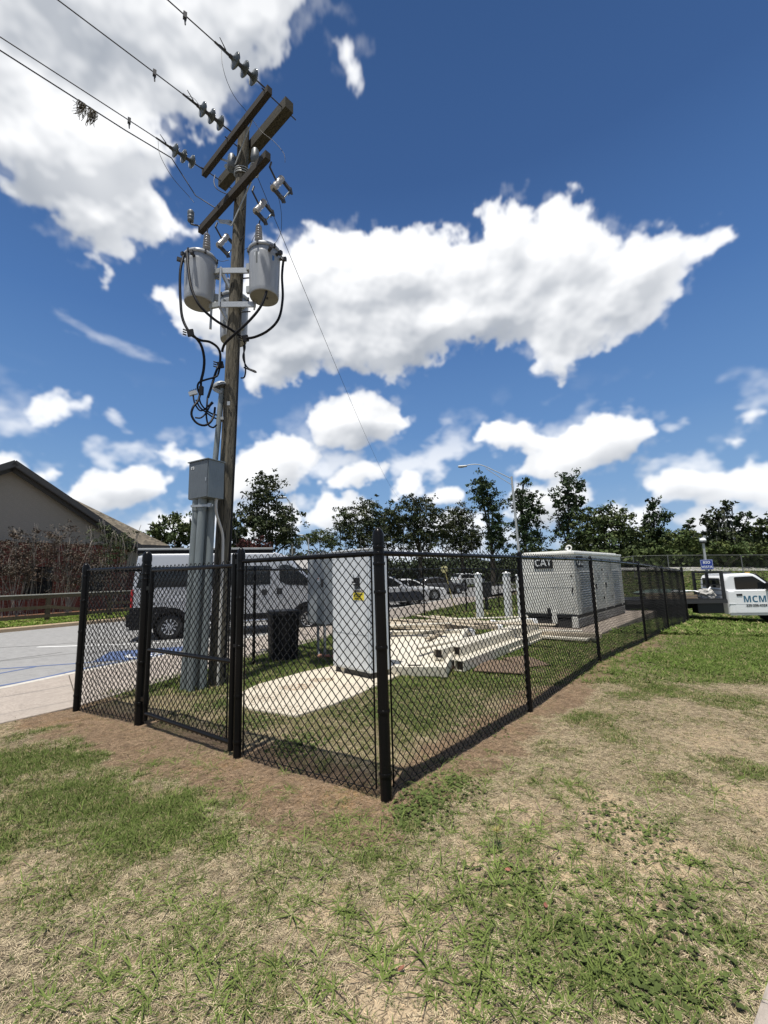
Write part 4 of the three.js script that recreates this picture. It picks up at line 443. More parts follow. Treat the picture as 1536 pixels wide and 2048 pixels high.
solo('small_conduit', tube([[-2.66, 2.9, -6.80], [-2.655, 2.7, -6.80], [-2.63, 2.52, -6.88], [-2.605, 2.35, -6.96], [-2.60, 2.0, -6.98], [-2.62, 1, -7.0], [-2.64, -.05, -7.02]], .021, 60, 10), std(.46, .45, .42, .5), 'thin pale conduit with a kink running down the front of the pole', 'conduit');
M.padConc = (() => { const c = document.createElement('canvas'); c.width = c.height = 1024; const g = c.getContext('2d'), r = rng(61), S = 1024 / 4; // covers x -3..1, z -9..-5
  g.fillStyle = 'rgb(226,220,208)'; g.fillRect(0, 0, 1024, 1024);
  for (let i = 0; i < 9000; i++) { const v = 170 + r() * 80 | 0; g.fillStyle = `rgba(${v},${v * .96 | 0},${v * .9 | 0},.28)`; const k = 1 + r() * 5; g.fillRect(r() * 1024, r() * 1024, k, k); }
  const blot = (x, z, rad, n, col, a) => { for (let i = 0; i < n; i++) { const t = r() * 6.28, d = Math.sqrt(r()) * rad, px = (x + 3 + Math.cos(t) * d) * S, py = (z + 9 + Math.sin(t) * d * .7) * S, k = 1 + r() * 4; g.fillStyle = `rgba(${col},${a * (.4 + r() * .6)})`; g.beginPath(); g.arc(px, py, k, 0, 6.28); g.fill(); } };
  blot(-1.35, -6.7, .28, 420, '120,88,62', .35); blot(-1.05, -7.1, .2, 260, '110,84,60', .4); blot(-1.6, -6.2, .35, 300, '130,112,92', .3); blot(-.6, -6.6, .3, 160, '120,104,86', .3); for (let k = 0; k < 10; k++) { const a = k / 10 * 6.28; blot(-1.0 + Math.cos(a) * 1.15, -6.8 + Math.sin(a) * 1.3, .35, 220, '104,84,64', .35); }
  const t = new THREE.CanvasTexture(c); t.colorSpace = THREE.SRGBColorSpace; t.wrapS = t.wrapT = THREE.RepeatWrapping; t.repeat.set(.25, .25); t.offset.set(.75, -1.25 + .0); return std(.66, .63, .57, .92, { map: t, bumpMap: texBumpGrain, bumpScale: .004 }); })();
// ---------- pad, electrical cabinets, bin
struct('concrete_pad', slab([[-2.2, -6.22], [-1.75, -5.72], [-1.1, -5.38], [-.72, -5.8], [-.32, -6.43], [.22, -7.42], [-.1, -7.95], [-.85, -8.3], [-1.45, -7.75], [-2.0, -6.95]], .035, .2, .012), M.padConc);
const font = await new FontLoader().loadAsync('fonts/droid/droid_sans_bold.typeface.json');
function text(str, size, depth, x, y, z) { const g = new TextGeometry(str, { font, size, depth, curveSegments: 4 }); g.computeBoundingBox(); const b = g.boundingBox; g.translate(x - (b.max.x + b.min.x) / 2, y - (b.max.y + b.min.y) / 2, z); return g; }
{ const L = [-.935, -7.728], R = [-.272, -7.035], w = Math.hypot(R[0] - L[0], R[1] - L[1]), turn = Math.atan2(-(R[1] - L[1]), R[0] - L[0]), D = .44;
  const t = thing('electrical_cabinet', 'tall white electrical cabinet with a yellow warning label on the concrete pad', 'cabinet', [(L[0] + R[0]) / 2, .035, (L[1] + R[1]) / 2], turn);
  part('plinth', box(w - .06, .09, D - .06, 0, .045, -D / 2), M.black, t); part('body', rbox(w, 1.93, D, .008, 0, .085 + .965, -D / 2), M.cabWhite, t);
  const d = part('door', rbox(w - .05, 1.86, .022, .006, 0, 1.05, .012), M.cabWhite, t); part('door_seam', [box(w - .05, .004, .004, 0, .66, .0245)], M.cabGrey, d);
  part('roof_flange', rbox(w + .03, .025, D + .04, .006, 0, 2.02, -D / 2 + .01), M.cabWhite, t);
  const h = part('rotary_handle', [box(.13, .13, .03, .22, 1.50, .04), box(.11, .05, .05, .22, 1.48, .07)], M.black, t); for (const s of [-1, 1]) { part('handle_horn', rod([.22 + s * .06, 1.56, .05], [.22 + s * .075, 1.62, .05], .009, .006, 6), M.boxGrey, h); } part('handle_plate', box(.14, .05, .006, .22, 1.405, .026), M.boxGrey, h); part('handle_label', box(.06, .012, .004, .22, 1.47, .097), wl, h);
  const y = part('warning_label', box(.27, .155, .003, .245, 1.28, .0255), std(.80, .66, .06, .6), t); part('label_header', box(.27, .04, .003, .245, 1.347, .0275), std(.62, .56, .5, .6), y); part('label_text', [text('WARNING', .024, .002, .255, 1.347, .0295), text('DUAL POWER', .022, .002, .255, 1.295, .0275), text('SOURCE', .022, .002, .255, 1.265, .0275), text('DISCONNECT BOTH', .014, .002, .25, 1.225, .0275)], M.black, y); part('hazard_symbol', extr([[.12, 1.26], [.165, 1.26], [.1425, 1.305]], .003).translate(0, 0, .028), M.black, y);
  part('notice_sticker', [box(.07, .08, .003, -.42, 1.93, .0255)], wl, t); part('sticker_print', box(.045, .03, .003, -.42, 1.935, .0275), std(.35, .05, .04, .6), t); }
{ const a = [-1.50, -9.45], b = [-1.06, -8.98], w = .62, turn = Math.atan2(-(b[1] - a[1]), b[0] - a[0]);
  const t = thing('disconnect_box', 'dark grey switch box on galvanised posts left of the white cabinet', 'cabinet', [(a[0] + b[0]) / 2, 0, (a[1] + b[1]) / 2], turn);
  for (const x of [-.30, -.06, .26]) { part('strut_post', box(.042, x === -.30 ? 2.12 : .75, .042, x, x === -.30 ? 1.04 : .33, -.03), M.galv, t); }
  part('body', rbox(.56, 1.42, .24, .006, .03, 1.40, .13), M.cabGrey, t); const d = part('door', rbox(.53, 1.38, .016, .004, .03, 1.40, .258), M.cabGrey, t); part('sticker', box(.07, .1, .003, .16, 1.58, .268), wl, d); part('sticker_print', [box(.05, .02, .002, .16, 1.595, .271), box(.045, .01, .002, .16, 1.565, .271)], std(.4, .08, .05, .6), d); part('throw_handle', [box(.03, .16, .04, .30, 1.5, .28)], M.black, t);
  part('drain_pipe', tube([[-.1, .7, .1], [-.1, .3, .1], [-.05, .05, .12], [.05, -.05, .2]], .02, 16, 8), M.pvcGrey, t); }
{ const t = thing('litter_bin', 'black square litter bin behind the mesh, in front of the van', 'bin', [-2.12, 0, -9.1], .5);
  const body = new THREE.CylinderGeometry(.37, .33, .86, 4, 1); body.rotateY(Math.PI / 4); body.translate(0, .45, 0); part('body', body.toNonIndexed(), M.darkPlastic, t); part('rim', rbox(.57, .06, .57, .02, 0, .90, 0), M.darkPlastic, t); part('lid', rbox(.52, .05, .52, .02, 0, .955, 0), M.black, t); for (const s of [-1, 1]) part('ridge', box(.03, .8, .02, s * .14, .46, .255), M.darkPlastic, t); }
// rubble and a low shrub beside the posts
{ const r = rng(3), c = [.42, .18, .10]; for (let i = 0; i < 5; i++) { const g = new THREE.IcosahedronGeometry(.05 + r() * .04, 0); g.scale(1.3, .6, 1); solo('brick_fragment', g, std(.33 + r() * .1, .17, .11, .95), ['reddish rubble piece nearest the switch box posts', 'small reddish rubble piece behind the switch box posts', 'flat reddish rubble piece by the bin', 'yellowish rubble piece beside the pad', 'reddish rubble piece at the pad edge'][i], 'rubble', 'rubble by the switch box').position.set(-1.35 + i * .13, .04, -8.9 - r() * .5); } }
// ---------- dismantled white vinyl fencing lying in the enclosure
const board = (name, label, w, h, L, p, turn, pitch, roll, mat, o = {}) => { const t = thing(name, label, o.cat ?? 'board', p, 0, o.group ?? 'dismantled white fence boards'); t.rotation.set(pitch, turn, roll, 'YXZ'); 
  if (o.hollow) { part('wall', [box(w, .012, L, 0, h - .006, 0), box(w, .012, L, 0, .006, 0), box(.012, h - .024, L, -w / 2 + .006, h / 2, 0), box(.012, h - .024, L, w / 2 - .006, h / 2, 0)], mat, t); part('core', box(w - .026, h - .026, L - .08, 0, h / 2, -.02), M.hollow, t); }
  else if (o.slats) { const n = o.slats, sw = w / n; for (let i = 0; i < n; i++) part('slat', rbox(sw - .006, h * .7, L - .22, .004, -w / 2 + (i + .5) * sw, h / 2, 0), mat, t); for (const s of [-1, 1]) part('end_rail', rbox(w + .02, h, .11, .006, 0, h / 2, s * (L / 2 - .06)), M.vinylCool, t); }
  else part('plank', rbox(w, h, L, .006, 0, h / 2, 0), mat, t);
  return t; };
const fd = Math.atan2(.64, -.77) ; // not used for all: boards lie askew
{ // wide panel nearest the corner post, propped on the pile
  const t = thing('vinyl_fencing', 'large flat white fence panel propped on the pile right of the cabinet', 'panel', [.50, .14, -8.75], 0, 'dismantled white fence panels'); t.rotation.set(.075, -.30, .035, 'YXZ');
  for (let i = 0; i < 6; i++) part('slat', rbox(.262, .035, 2.62, .004, -.66 + i * .265, .05, 0), M.vinyl, t); part('end_rail', rbox(.10, .16, 3.0, .006, .84, .05, 0), M.vinyl, t); part('end_rail', rbox(.10, .16, 3.0, .006, -.84, .05, 0), M.vinyl, t); part('cross_rail', rbox(1.6, .15, .15, .006, 0, .05, 1.40), M.vinyl, t); part('cross_rail', rbox(1.6, .15, .15, .006, 0, .05, -1.40), M.vinyl, t); part('slot', box(.22, .012, .05, .36, .128, 1.40), M.hollow, t); }
[[.60, .0, -10.1, 1.40, 2.9, 1.40, .00, .00, 'lowest long white panel of the rear pile'], [.72, .11, -10.3, 1.15, 2.8, 1.47, .02, -.05, 'second white panel of the rear pile, yellowed at its edge'], [.55, .22, -10.7, 1.05, 2.9, 1.58, -.02, .06, 'third white panel of the rear pile'], [1.15, .33, -11.1, 1.0, 3.2, 1.52, .03, .03, 'top white panel of the rear pile'], [2.35, .26, -11.3, 1.0, 2.6, 1.68, -.05, -.07, 'white panel at the right end of the rear pile']].forEach(([x, y, z, w, L, a, pi, ro, l], i) => board('vinyl_fencing', l, w, .11, L, [x, y, z], a, pi, ro, i === 1 || i === 3 ? M.vinylDirty : M.vinyl, { slats: 5, cat: 'panel', group: 'dismantled white fence panels' }));
{ const r = rng(404), where = ['left', 'near left', 'middle', 'far middle', 'near right', 'right', 'far right']; for (let k = 0; k < 7; k++) board('loose_board', `loose cream fence slat lying askew on the ${where[k]} of the rear pile`, .12 + r() * .06, .025, 1.5 + r() * 1.2, [.1 + k * .42, .43 + r() * .08, -9.9 - r() * 1.4], 1.1 + (r() - .5) * 1.3, (r() - .5) * .10, (r() - .5) * .15, r() < .5 ? M.vinylDirty : M.vinyl, { group: 'loose slats on the pile' }); }
const bmAt = (k, y, s = 0) => [2.36 + k * .8 + s * .6, y, -9.34 + k * .6 - s * .8];
const beams = [[.17, .17, 4.5, bmAt(-.20, .02), 'lower left white hollow post of the long bundle'], [.17, .17, 4.4, bmAt(-.02, .02, .05), 'lower middle white hollow post of the long bundle'], [.17, .17, 4.2, bmAt(.16, .02, -.08), 'lower right white hollow post of the long bundle'], [.17, .16, 4.6, bmAt(-.24, .195, .06), 'upper left white hollow post on the long bundle'], [.16, .16, 4.2, bmAt(-.06, .195, .25), 'upper right white hollow post on the long bundle'], [.15, .12, 3.6, bmAt(-.52, .06, .5), 'white hollow post alone behind the long bundle']];
beams.forEach(([w, h, L, p, l], i) => board('vinyl_post', l, w, h, L, p, -.64 + [0, .006, -.008, .012, -.006, -.06][i], 0, 0, M.vinyl, { hollow: true, group: 'white hollow posts lying in a bundle' }));
[[.10, .04, 3.2, [1.75, .31, -9.1], -.86, 'thin white strip laid across the top of the pile'], [.14, .05, 2.6, [3.2, .02, -10.1], -.65, 'white board alone on the grass right of the post bundle'], [.12, .04, 1.6, [1.2, .30, -9.9], -.5, 'short white board slanting over the rear pile'], [.16, .05, 2.9, [2.9, .10, -9.9], -.62, 'white board beside the post bundle'], [.20, .05, 2.3, [3.55, .06, -10.7], .92, 'white board across the front of the generator'], [.14, .09, 1.7, [4.1, .10, -10.55], 1.05, 'short white rail in front of the generator skid'], [.16, .06, 2.0, [3.7, .14, -11.0], 1.2, 'upper white board leaning toward the generator skid'], [.10, .05, .9, [4.6, .02, -10.7], .3, 'short white offcut at the generator corner']].forEach(([w, h, L, p, a, l], i) => board('vinyl_board', l, w, h, L, p, a, i === 0 ? .01 : 0, 0, i % 3 === 2 ? M.vinylDirty : M.vinyl));
{ const m = std(.24, .17, .12, .95, { map: rep(texWood, 1, 1) }); board('plywood_sheet', 'weathered brown plywood scrap on the grass right of the post bundle', .8, .02, .95, [1.95, .02, -7.75], -.4, 0, 0, m, { cat: 'plywood', group: 'wood scraps' }); board('plywood_sheet', 'second brown plywood scrap leaning on the post bundle', .5, .02, .7, [2.45, .03, -8.05], .3, .05, 0, m, { cat: 'plywood', group: 'wood scraps' });
  [[.95, .02, -7.55, .7, 'dark broken rail stub at the near end of the pile'], [1.15, .20, -9.2, -.9, 'dark rusty bracket lying on the pile'], [1.55, .30, -10.2, 1.1, 'rusty rail end on top of the pile'], [2.55, .36, -10.9, .4, 'rusty bracket at the back of the pile']].forEach(([x, y, z, a, l]) => { const t = thing('rail_scrap', l, 'scrap', [x, y, z], a, 'rusty scraps on the pile'); part('channel', [box(.34, .012, .10, 0, .006, 0), box(.34, .06, .012, 0, .04, .046), box(.34, .06, .012, 0, .04, -.046)], std(.085, .05, .035, .9), t); part('bolt', cyl(.014, .014, .06, .1, .01, 0, 8), M.iron, t); }); }
// standing white posts and a black utility box beyond the boards
[[3.30, -15.76, 1.55, 'single white square post left of the black utility box'], [4.16, -15.2, 1.56, 'left of the two white posts beside the generator'], [4.38, -14.4, 1.5, 'right of the two white posts beside the generator']].forEach(([x, z, h, l]) => { const t = thing('white_post', l, 'post', [x, H(x, z, false), z], .6, 'standing white posts'); part('shaft', rbox(.19, h, .19, .01, 0, h / 2, 0), M.vinylCool, t); part('cap', [rbox(.22, .035, .22, .01, 0, h + .015, 0), (() => { const g = new THREE.ConeGeometry(.14, .06, 4); g.rotateY(Math.PI / 4); g.translate(0, h + .06, 0); return g; })()], M.vinylCool, t); });
{ const t = thing('utility_box', 'black box on a short post beyond the rear fence, right of the single white post', 'box', [4.35, -.02, -19.3], .5); part('post', box(.1, .7, .1, 0, .35, 0), M.iron, t); part('case', rbox(.42, .62, .3, .02, 0, .88, 0), M.black, t); part('cover', rbox(.46, .04, .34, .015, 0, 1.2, 0), M.black, t); }
{ const t = thing('yellow_pole', 'thin yellow marker pole standing beside the white car', 'marker', [2.6, -.05, -19.5]); t.rotation.z = -.12; t.rotation.x = -.05; part('shaft', rod([.42, 0, 0], [-.16, 1.75, 0], .022, .018, 8), std(.42, .36, .12, .7), t); const d = new THREE.CylinderGeometry(.16, .16, .02, 18); d.rotateX(Math.PI / 2); d.translate(-.2, 1.85, 0); part('disc', d, std(.5, .46, .22, .7), t); }
// ---------- standby generator on its skid
{
  const e = [.655, -.755], n = [-.755, -.655], R = [5.36, -12.47], Lg = 5.3, Wd = 1.66, cx = R[0] + e[0] * Lg / 2 + n[0] * Wd / 2, cz = R[1] + e[1] * Lg / 2 + n[1] * Wd / 2, gy = -.10;
  const padP = (a, b) => [R[0] + e[0] * a + n[0] * b, R[1] + e[1] * a + n[1] * b];
  struct('generator_pad', slab([padP(-.5, -.7), padP(7.0, -.7), padP(7.0, 2.2), padP(-.5, 2.2)], .0, .6, .02), std(.36, .30, .245, .95, { map: rep(texGrain, .6, .6) }));
  // local frame: +z faces the front (towards the camera), x to the right-hand side
  const t = thing('generator', 'large white generator enclosure with a CAT plate on its front', 'generator', [cx, 0.0, cz], Math.atan2(-e[0], -e[1]));
  const hz = Lg / 2, hx = Wd / 2, B = .34, T = 2.08;
  part('skid', [box(Wd - .04, .22, Lg - .04, 0, .13, 0)], std(.035, .033, .032, .6), t); for (const s of [-1, 1]) part('skid_rail', rbox(.16, .30, Lg + .1, .01, s * (hx - .1), .17, 0), M.genWhite, t);
  part('base_stripe', box(Wd + .012, .09, Lg + .012, 0, B - .01, 0), M.black, t);
  part('body', rbox(Wd, T - B, Lg, .015, 0, (T + B) / 2, 0), M.genWhite, t);
  const roof = part('roof', rbox(Wd + .07, .07, Lg + .07, .015, 0, T + .03, 0), M.genWhite, t); part('roof_cap', rbox(Wd - .2, .05, Lg - .3, .015, 0, T + .085, 0), M.genWhite, roof);
  const eye = new THREE.TorusGeometry(.075, .02, 8, 18); eye.translate(hx - .22, T + .19, hz - .35); part('lifting_eye', eye, M.genWhite, roof);
  // front: two doors, number plate, hinges, handles
  for (const s of [-1, 1]) { const d = part('front_door', rbox(Wd / 2 - .05, 1.16, .02, .006, s * (Wd / 4 - .01), .98, hz + .008), M.genWhite, t); part('door_handle', rbox(.035, .12, .03, .006, s * (hx - .1), 1.06, hz + .03), M.darkPlastic, d); part('hinge', box(.03, .05, .02, s * (hx - .1), 1.46, hz + .025), M.darkPlastic, d); part('hinge', box(.03, .05, .02, s * (hx - .12), .55, hz + .025), M.genGrey, d); }
  part('panel_seam', box(Wd - .1, .008, .006, 0, 1.14, hz + .021), M.genGrey, t); part('latch_box', box(.10, .16, .03, .02, B + .12, hz + .02), M.black, t); part('stub_post', box(.14, .34, .04, .17, B - .05, hz + .03), M.genWhite, t);
  const cat = (x, y, z, ry) => { const p = part('name_plate', box(.56, .33, .012, x, y, z, ry), M.black, t); const g = text('CAT', .20, .006, 0, 0, .0065); g.scale(1.02, 1, 1); if (ry) g.rotateY(ry); g.translate(x, y, z); part('plate_lettering', g, wl, p); const tr = extr([[-.085, -.105], [.085, -.105], [0, -.01]], .003); tr.translate(0, 0, .0145); if (ry) tr.rotateY(ry); tr.translate(x, y, z); };
  cat(-.05, 1.86, hz + .02, 0); cat(hx + .012, 1.86, hz - .48, Math.PI / 2);
  // right-hand side: louvred doors
  for (const [z0, w, k] of [[1.75, 1.3, 0], [.45, .95, 1], [-.6, .85, 1], [-1.65, 1.05, 2]]) { const d = part('side_door', rbox(.02, 1.5, w, .006, hx + .008, 1.14, z0), k ? M.genWhite : M.genGrey, t); if (k !== 1) for (let i = 0; i < 16; i++) part('louvre', box(.03, .03, w - .2, hx + .022, .55 + i * .068, z0, 0, 0, .5), M.genGrey, d); else { part('door_handle', rbox(.03, .16, .05, .006, hx + .03, 1.1, z0 + w / 2 - .1), M.darkPlastic, d); part('data_label', box(.006, .2, .26, hx + .02, 1.42, z0), M.genGrey, d); part('hinge', box(.02, .08, .04, hx + .022, 1.6, z0 - w / 2 + .06), M.darkPlastic, d); part('hinge', box(.02, .08, .04, hx + .022, .7, z0 - w / 2 + .06), M.darkPlastic, d); } part('door_post', box(.03, 1.6, .04, hx + .012, 1.14, z0 - w / 2 - .05), M.genGrey, t); }
}
// ---------- vehicles (local frame: x forward, y up, +z the side facing the camera)
function wheel(parent, x, y, z, r, w, spokes = 9, mat = M.alloy, sidez = 1) {
  const t = part('wheel', (() => { const g = lathe([[r * .62, -w / 2], [r * .9, -w / 2], [r * .98, -w * .38], [r, -w * .2], [r, w * .2], [r * .98, w * .38], [r * .9, w / 2], [r * .62, w / 2]], 28); g.rotateX(Math.PI / 2); g.translate(x, y, z); return g; })(), M.tyre, parent);
  const f = z + sidez * w * .36; const gs = []; const ring = new THREE.TorusGeometry(r * .62, r * .05, 6, 28); ring.translate(x, y, f); gs.push(ring); gs.push(cyl(0, 0, 0.001)); gs.pop();
  for (let k = 0; k < spokes; k++) { const a = k / spokes * Math.PI * 2 + .2; gs.push(bar([x + Math.cos(a) * r * .12, y + Math.sin(a) * r * .12, f], [x + Math.cos(a) * r * .61, y + Math.sin(a) * r * .61, f], .03, r * .11)); }
  const hub = new THREE.CylinderGeometry(r * .16, r * .18, .04, 14); hub.rotateX(Math.PI / 2); hub.translate(x, y, f + sidez * .005); gs.push(hub); part('rim', gs, mat, t);
  const disc = new THREE.CylinderGeometry(r * .6, r * .6, .02, 20); disc.rotateX(Math.PI / 2); disc.translate(x, y, z + sidez * w * .2); part('brake_disc', disc, M.iron, t); return t;
}
const arc = (cx, cy, r, a0, a1, n = 10) => { const o = []; for (let i = 0; i <= n; i++) { const a = lerp(a0, a1, i / n); o.push([cx + Math.cos(a) * r, cy + Math.sin(a) * r]); } return o; };
function sideSlab(pts, z, th, r = .04) { const g = extr(smoothShape(pts, r), th); g.translate(0, 0, z); return g; }
function underside(pts0, axles, y, r) { const o = []; for (const ax of axles) { const a = Math.asin(clamp((y - r.cy) / r.r, -1, 1)); o.push(...arc(ax, r.cy, r.r, Math.PI - a, a, 12)); } return o; }
{ // camper van
  const t = thing('camper_van', 'silver high roof camper van parked behind the gate and conduits', 'van', [-6.72, ROAD, -14.05], .336), wb = 4.06, W = 2.05, ar = { cy: .36, r: .45 };
  const bot = underside([], [0, wb], .42, ar);
  const prof = [[-1.02, .42], ...bot, [4.93, .42], [5.02, .62], [4.98, 1.02], [4.72, 1.26], [4.38, 1.42], [3.42, 2.40], [3.0, 2.53], [-.72, 2.53], [-.93, 2.44], [-1.0, 1.9], [-1.05, 1.1]];
  const silver = paint(.50, .51, .53, .45);
  part('body', extr(shapeOf(prof), W, .10, 3), silver, t);
  const S = W / 2;
  const upper = part('side_window', sideSlab([[-.92, 1.52], [1.92, 1.50], [1.92, 2.10], [-.80, 2.12]], S + .004, .012), M.glass, t); part('side_window', sideSlab([[2.0, 1.50], [2.86, 1.50], [2.86, 2.10], [2.0, 2.10]], S + .004, .012), M.glass, t);
  part('window_trim', sideSlab([[.65, 1.47], [1.55, 1.47], [1.55, 1.505], [.65, 1.505]], S + .006, .014, .01), M.chrome, upper);
  const fw = part('door_window', sideSlab([[3.12, 2.10], [3.36, 2.13], [3.62, 2.02], [4.22, 1.50], [4.18, 1.42], [3.34, 1.48], [3.15, 1.62]], S + .004, .012, .08), M.glass, t);
  const d = part('front_door', sideSlab([[3.02, .56], [3.55, .56], [4.12, .95], [4.26, 1.40], [3.30, 1.44], [3.02, 1.62]], S + .001, .008, .05), silver, t); part('door_handle', rbox(.17, .20, .03, .02, 3.14, 1.28, S + .015), M.black, d);
  const sd = part('sliding_door', sideSlab([[1.85, .56], [2.92, .56], [2.92, 1.46], [1.85, 1.46]], S + .001, .008, .03), silver, t); part('door_handle', rbox(.16, .18, .03, .02, 2.68, 1.27, S + .015), M.black, sd);
  part('windscreen', (() => { const g = extr([[3.44, 2.36], [4.36, 1.45], [4.40, 1.48], [3.48, 2.40]], W - .34); return g; })(), M.glass, t);
  part('sill_cladding', sideSlab([[.48, .36], [3.58, .36], [3.58, .62], [.52, .64]], S + .01, .03, .03), M.darkPlastic, t); part('rear_cladding', sideSlab([[-1.06, .40], [-.50, .40], [-.40, .78], [-.05, .95], [-.95, .96], [-1.06, .94]], S + .008, .03, .03), M.darkPlastic, t);
  for (const ax of [0, wb]) { const s = shapeOf([...arc(ax, .36, .56, 0, Math.PI, 16), ...arc(ax, .36, .44, Math.PI, 0, 16)]); const g = extr(s, .03); g.translate(0, 0, S + .012); part('wheel_arch', g, M.darkPlastic, t); const l = new THREE.CylinderGeometry(.445, .445, .5, 22, 1, true); l.rotateX(Math.PI / 2); l.translate(ax, .36, S - .26); part('wheel_well', l, M.black, t); const bk = new THREE.CircleGeometry(.445, 22); bk.translate(ax, .36, S - .5); part('wheel_well', bk, M.black, t); wheel(t, ax, .36, S - .14, .36, .24, 10); wheel(t, ax, .36, -S + .14, .36, .24, 10, M.alloy, -1); }
  part('rear_bumper', rbox(.22, .36, W + .02, .05, -1.04, .60, 0), M.darkPlastic, t); part('tow_bar', box(.3, .12, .5, -1.0, .34, .3), M.black, t); part('front_bumper', rbox(.28, .42, W - .02, .08, 4.92, .58, 0), M.darkPlastic, t);
  part('tail_lamp', rbox(.06, .52, .16, .02, -1.02, 1.22, S - .06), M.redLamp, t); part('head_lamp', rbox(.34, .20, .12, .04, 4.74, 1.08, S - .1), M.porcelain, t);
  part('running_board', [rod([.75, .42, S + .10], [3.2, .42, S + .10], .038, .038, 10)], M.chrome, t); part('belt_line', sideSlab([[-.98, 1.08], [2.95, 1.06], [2.95, 1.09], [-.98, 1.12]], S + .003, .012, .01), silver, t);
  const aw = part('awning', rbox(3.9, .14, .16, .03, 1.0, 2.60, S - .10), M.darkPlastic, t); part('awning_front', rbox(3.86, .06, .02, .01, 1.0, 2.645, S - .015), M.galvDull, aw);
  for (const x of [-.4, .9, 2.2]) part('roof_bar', box(.06, .05, W - .4, x, 2.59, 0), M.darkPlastic, t); part('solar_panel', rbox(1.4, .04, 1.2, .01, .6, 2.64, -.1), M.glass, t); part('roof_vent', rbox(.5, .16, .5, .06, 2.3, 2.62, .0), M.vinylCool, t); part('roof_spare_box', rbox(.6, .1, .4, .05, -.35, 2.66, .2), M.darkPlastic, t);
  const mr = part('wing_mirror', rbox(.13, .34, .2, .05, 4.08, 1.56, S + .17), M.darkPlastic, t); part('mirror_glass', box(.006, .26, .15, 4.01, 1.56, S + .17), M.chrome, mr); part('mirror_arm', rod([4.08, 1.45, S - .02], [4.08, 1.48, S + .1], .03, .03, 8), M.darkPlastic, mr);
}
function car(name, label, cat, pos, turn, o) {
  const t = thing(name, label, cat, pos, turn, o.group), W = o.W, S = W / 2, wb = o.wb, ar = { cy: o.r, r: o.r + .06 }, body = o.paint;
  const bot = underside([], [0, wb], o.sill, ar);
  part('body', extr(shapeOf([[-o.ro, o.sill + .05], ...bot, [wb + o.fo - .1, o.sill], [wb + o.fo, o.sill + .2], ...o.nose, ...o.tail]), W, .09, 3), body, t);
  const cb = part('cabin', extr(smoothShape(o.cabin, .12), W - .22, .10, 3), body, t);
  for (const w of o.windows) { part('side_window', sideSlab(w, S - .105, .016, .05), M.glass, cb); part('side_window', sideSlab(w, -S + .105, .016, .05), M.glass, cb); }
  part('windscreen', extr(o.wind, W - .36), M.glass, cb); part('rear_window', extr(o.rearw, W - .4), M.glass, cb);
  for (const ax of [0, wb]) { const l = new THREE.CylinderGeometry(o.r + .055, o.r + .055, .45, 20, 1, true); l.rotateX(Math.PI / 2); l.translate(ax, o.r, S - .24); part('wheel_well', l, M.black, t); const bk = new THREE.CircleGeometry(o.r + .055, 20); bk.translate(ax, o.r, S - .45); part('wheel_well', bk, M.black, t); wheel(t, ax, o.r, S - .11, o.r, .22, 10); wheel(t, ax, o.r, -S + .11, o.r, .22, 10, M.alloy, -1); }
  if (o.lower) part('door_cladding', sideSlab(o.lower, S + .003, .014, .06), o.lowerMat, t);
  part('door_seam', sideSlab([[wb * .5 - .006, o.sill + .12], [wb * .5 + .006, o.sill + .12], [wb * .5 + .006, o.belt - .06], [wb * .5 - .006, o.belt - .06]], S + .001, .006, .001), M.black, t); for (const x of [wb * .42, wb * .82]) part('door_handle', rbox(.18, .03, .03, .01, x - .1, o.belt - .1, S + .01), body, t);
  part('head_lamp', rbox(.28, .12, .2, .03, wb + o.fo - .16, o.lamp, S - .14), M.porcelain, t); part('tail_lamp', rbox(.12, .16, .2, .03, -o.ro + .05, o.lamp + .12, S - .12), M.redLamp, t); part('wing_mirror', rbox(.14, .12, .16, .04, o.mir, o.belt + .06, S + .06), body, t); part('bumper', rbox(.2, .16, W - .3, .04, wb + o.fo - .07, o.sill + .16, 0), M.darkPlastic, t);
  return t;
}
const suv = { W: 1.86, wb: 2.69, ro: .85, fo: .92, r: .36, sill: .24, belt: 1.02, lamp: .84, mir: 1.95, nose: [[3.60, .72], [3.5, .92], [2.5, 1.03]], tail: [[2.2, 1.06], [-.7, 1.06], [-.86, .9], [-.88, .5]], cabin: [[-.8, .98], [-.66, 1.34], [-.42, 1.66], [.2, 1.72], [1.1, 1.70], [1.62, 1.55], [2.55, .98]], windows: [[[-.35, 1.08], [-.22, 1.52], [.95, 1.62], [1.0, 1.08]], [[1.07, 1.08], [1.03, 1.61], [1.5, 1.50], [2.12, 1.08]]], wind: [[1.64, 1.56], [2.54, 1.0], [2.57, 1.03], [1.67, 1.6]], rearw: [[-.70, 1.34], [-.46, 1.64], [-.5, 1.66], [-.74, 1.36]] };
const sedan = { W: 1.80, wb: 2.70, ro: .98, fo: .92, r: .33, sill: .20, belt: .88, lamp: .66, mir: 1.95, nose: [[3.60, .58], [3.5, .76], [2.45, .88]], tail: [[2.2, .9], [-.7, .93], [-.96, .86], [-.99, .5]], cabin: [[-.7, .85], [-.15, 1.28], [.35, 1.42], [1.0, 1.43], [1.5, 1.30], [2.4, .85]], windows: [[[-.2, .95], [.1, 1.26], [.85, 1.36], [.9, .95]], [[.97, .95], [.93, 1.36], [1.4, 1.26], [1.98, .95]]], wind: [[1.52, 1.31], [2.4, .87], [2.43, .9], [1.55, 1.35]], rearw: [[-.64, .9], [-.16, 1.28], [-.2, 1.31], [-.7, .93]] };
const H5 = .336;
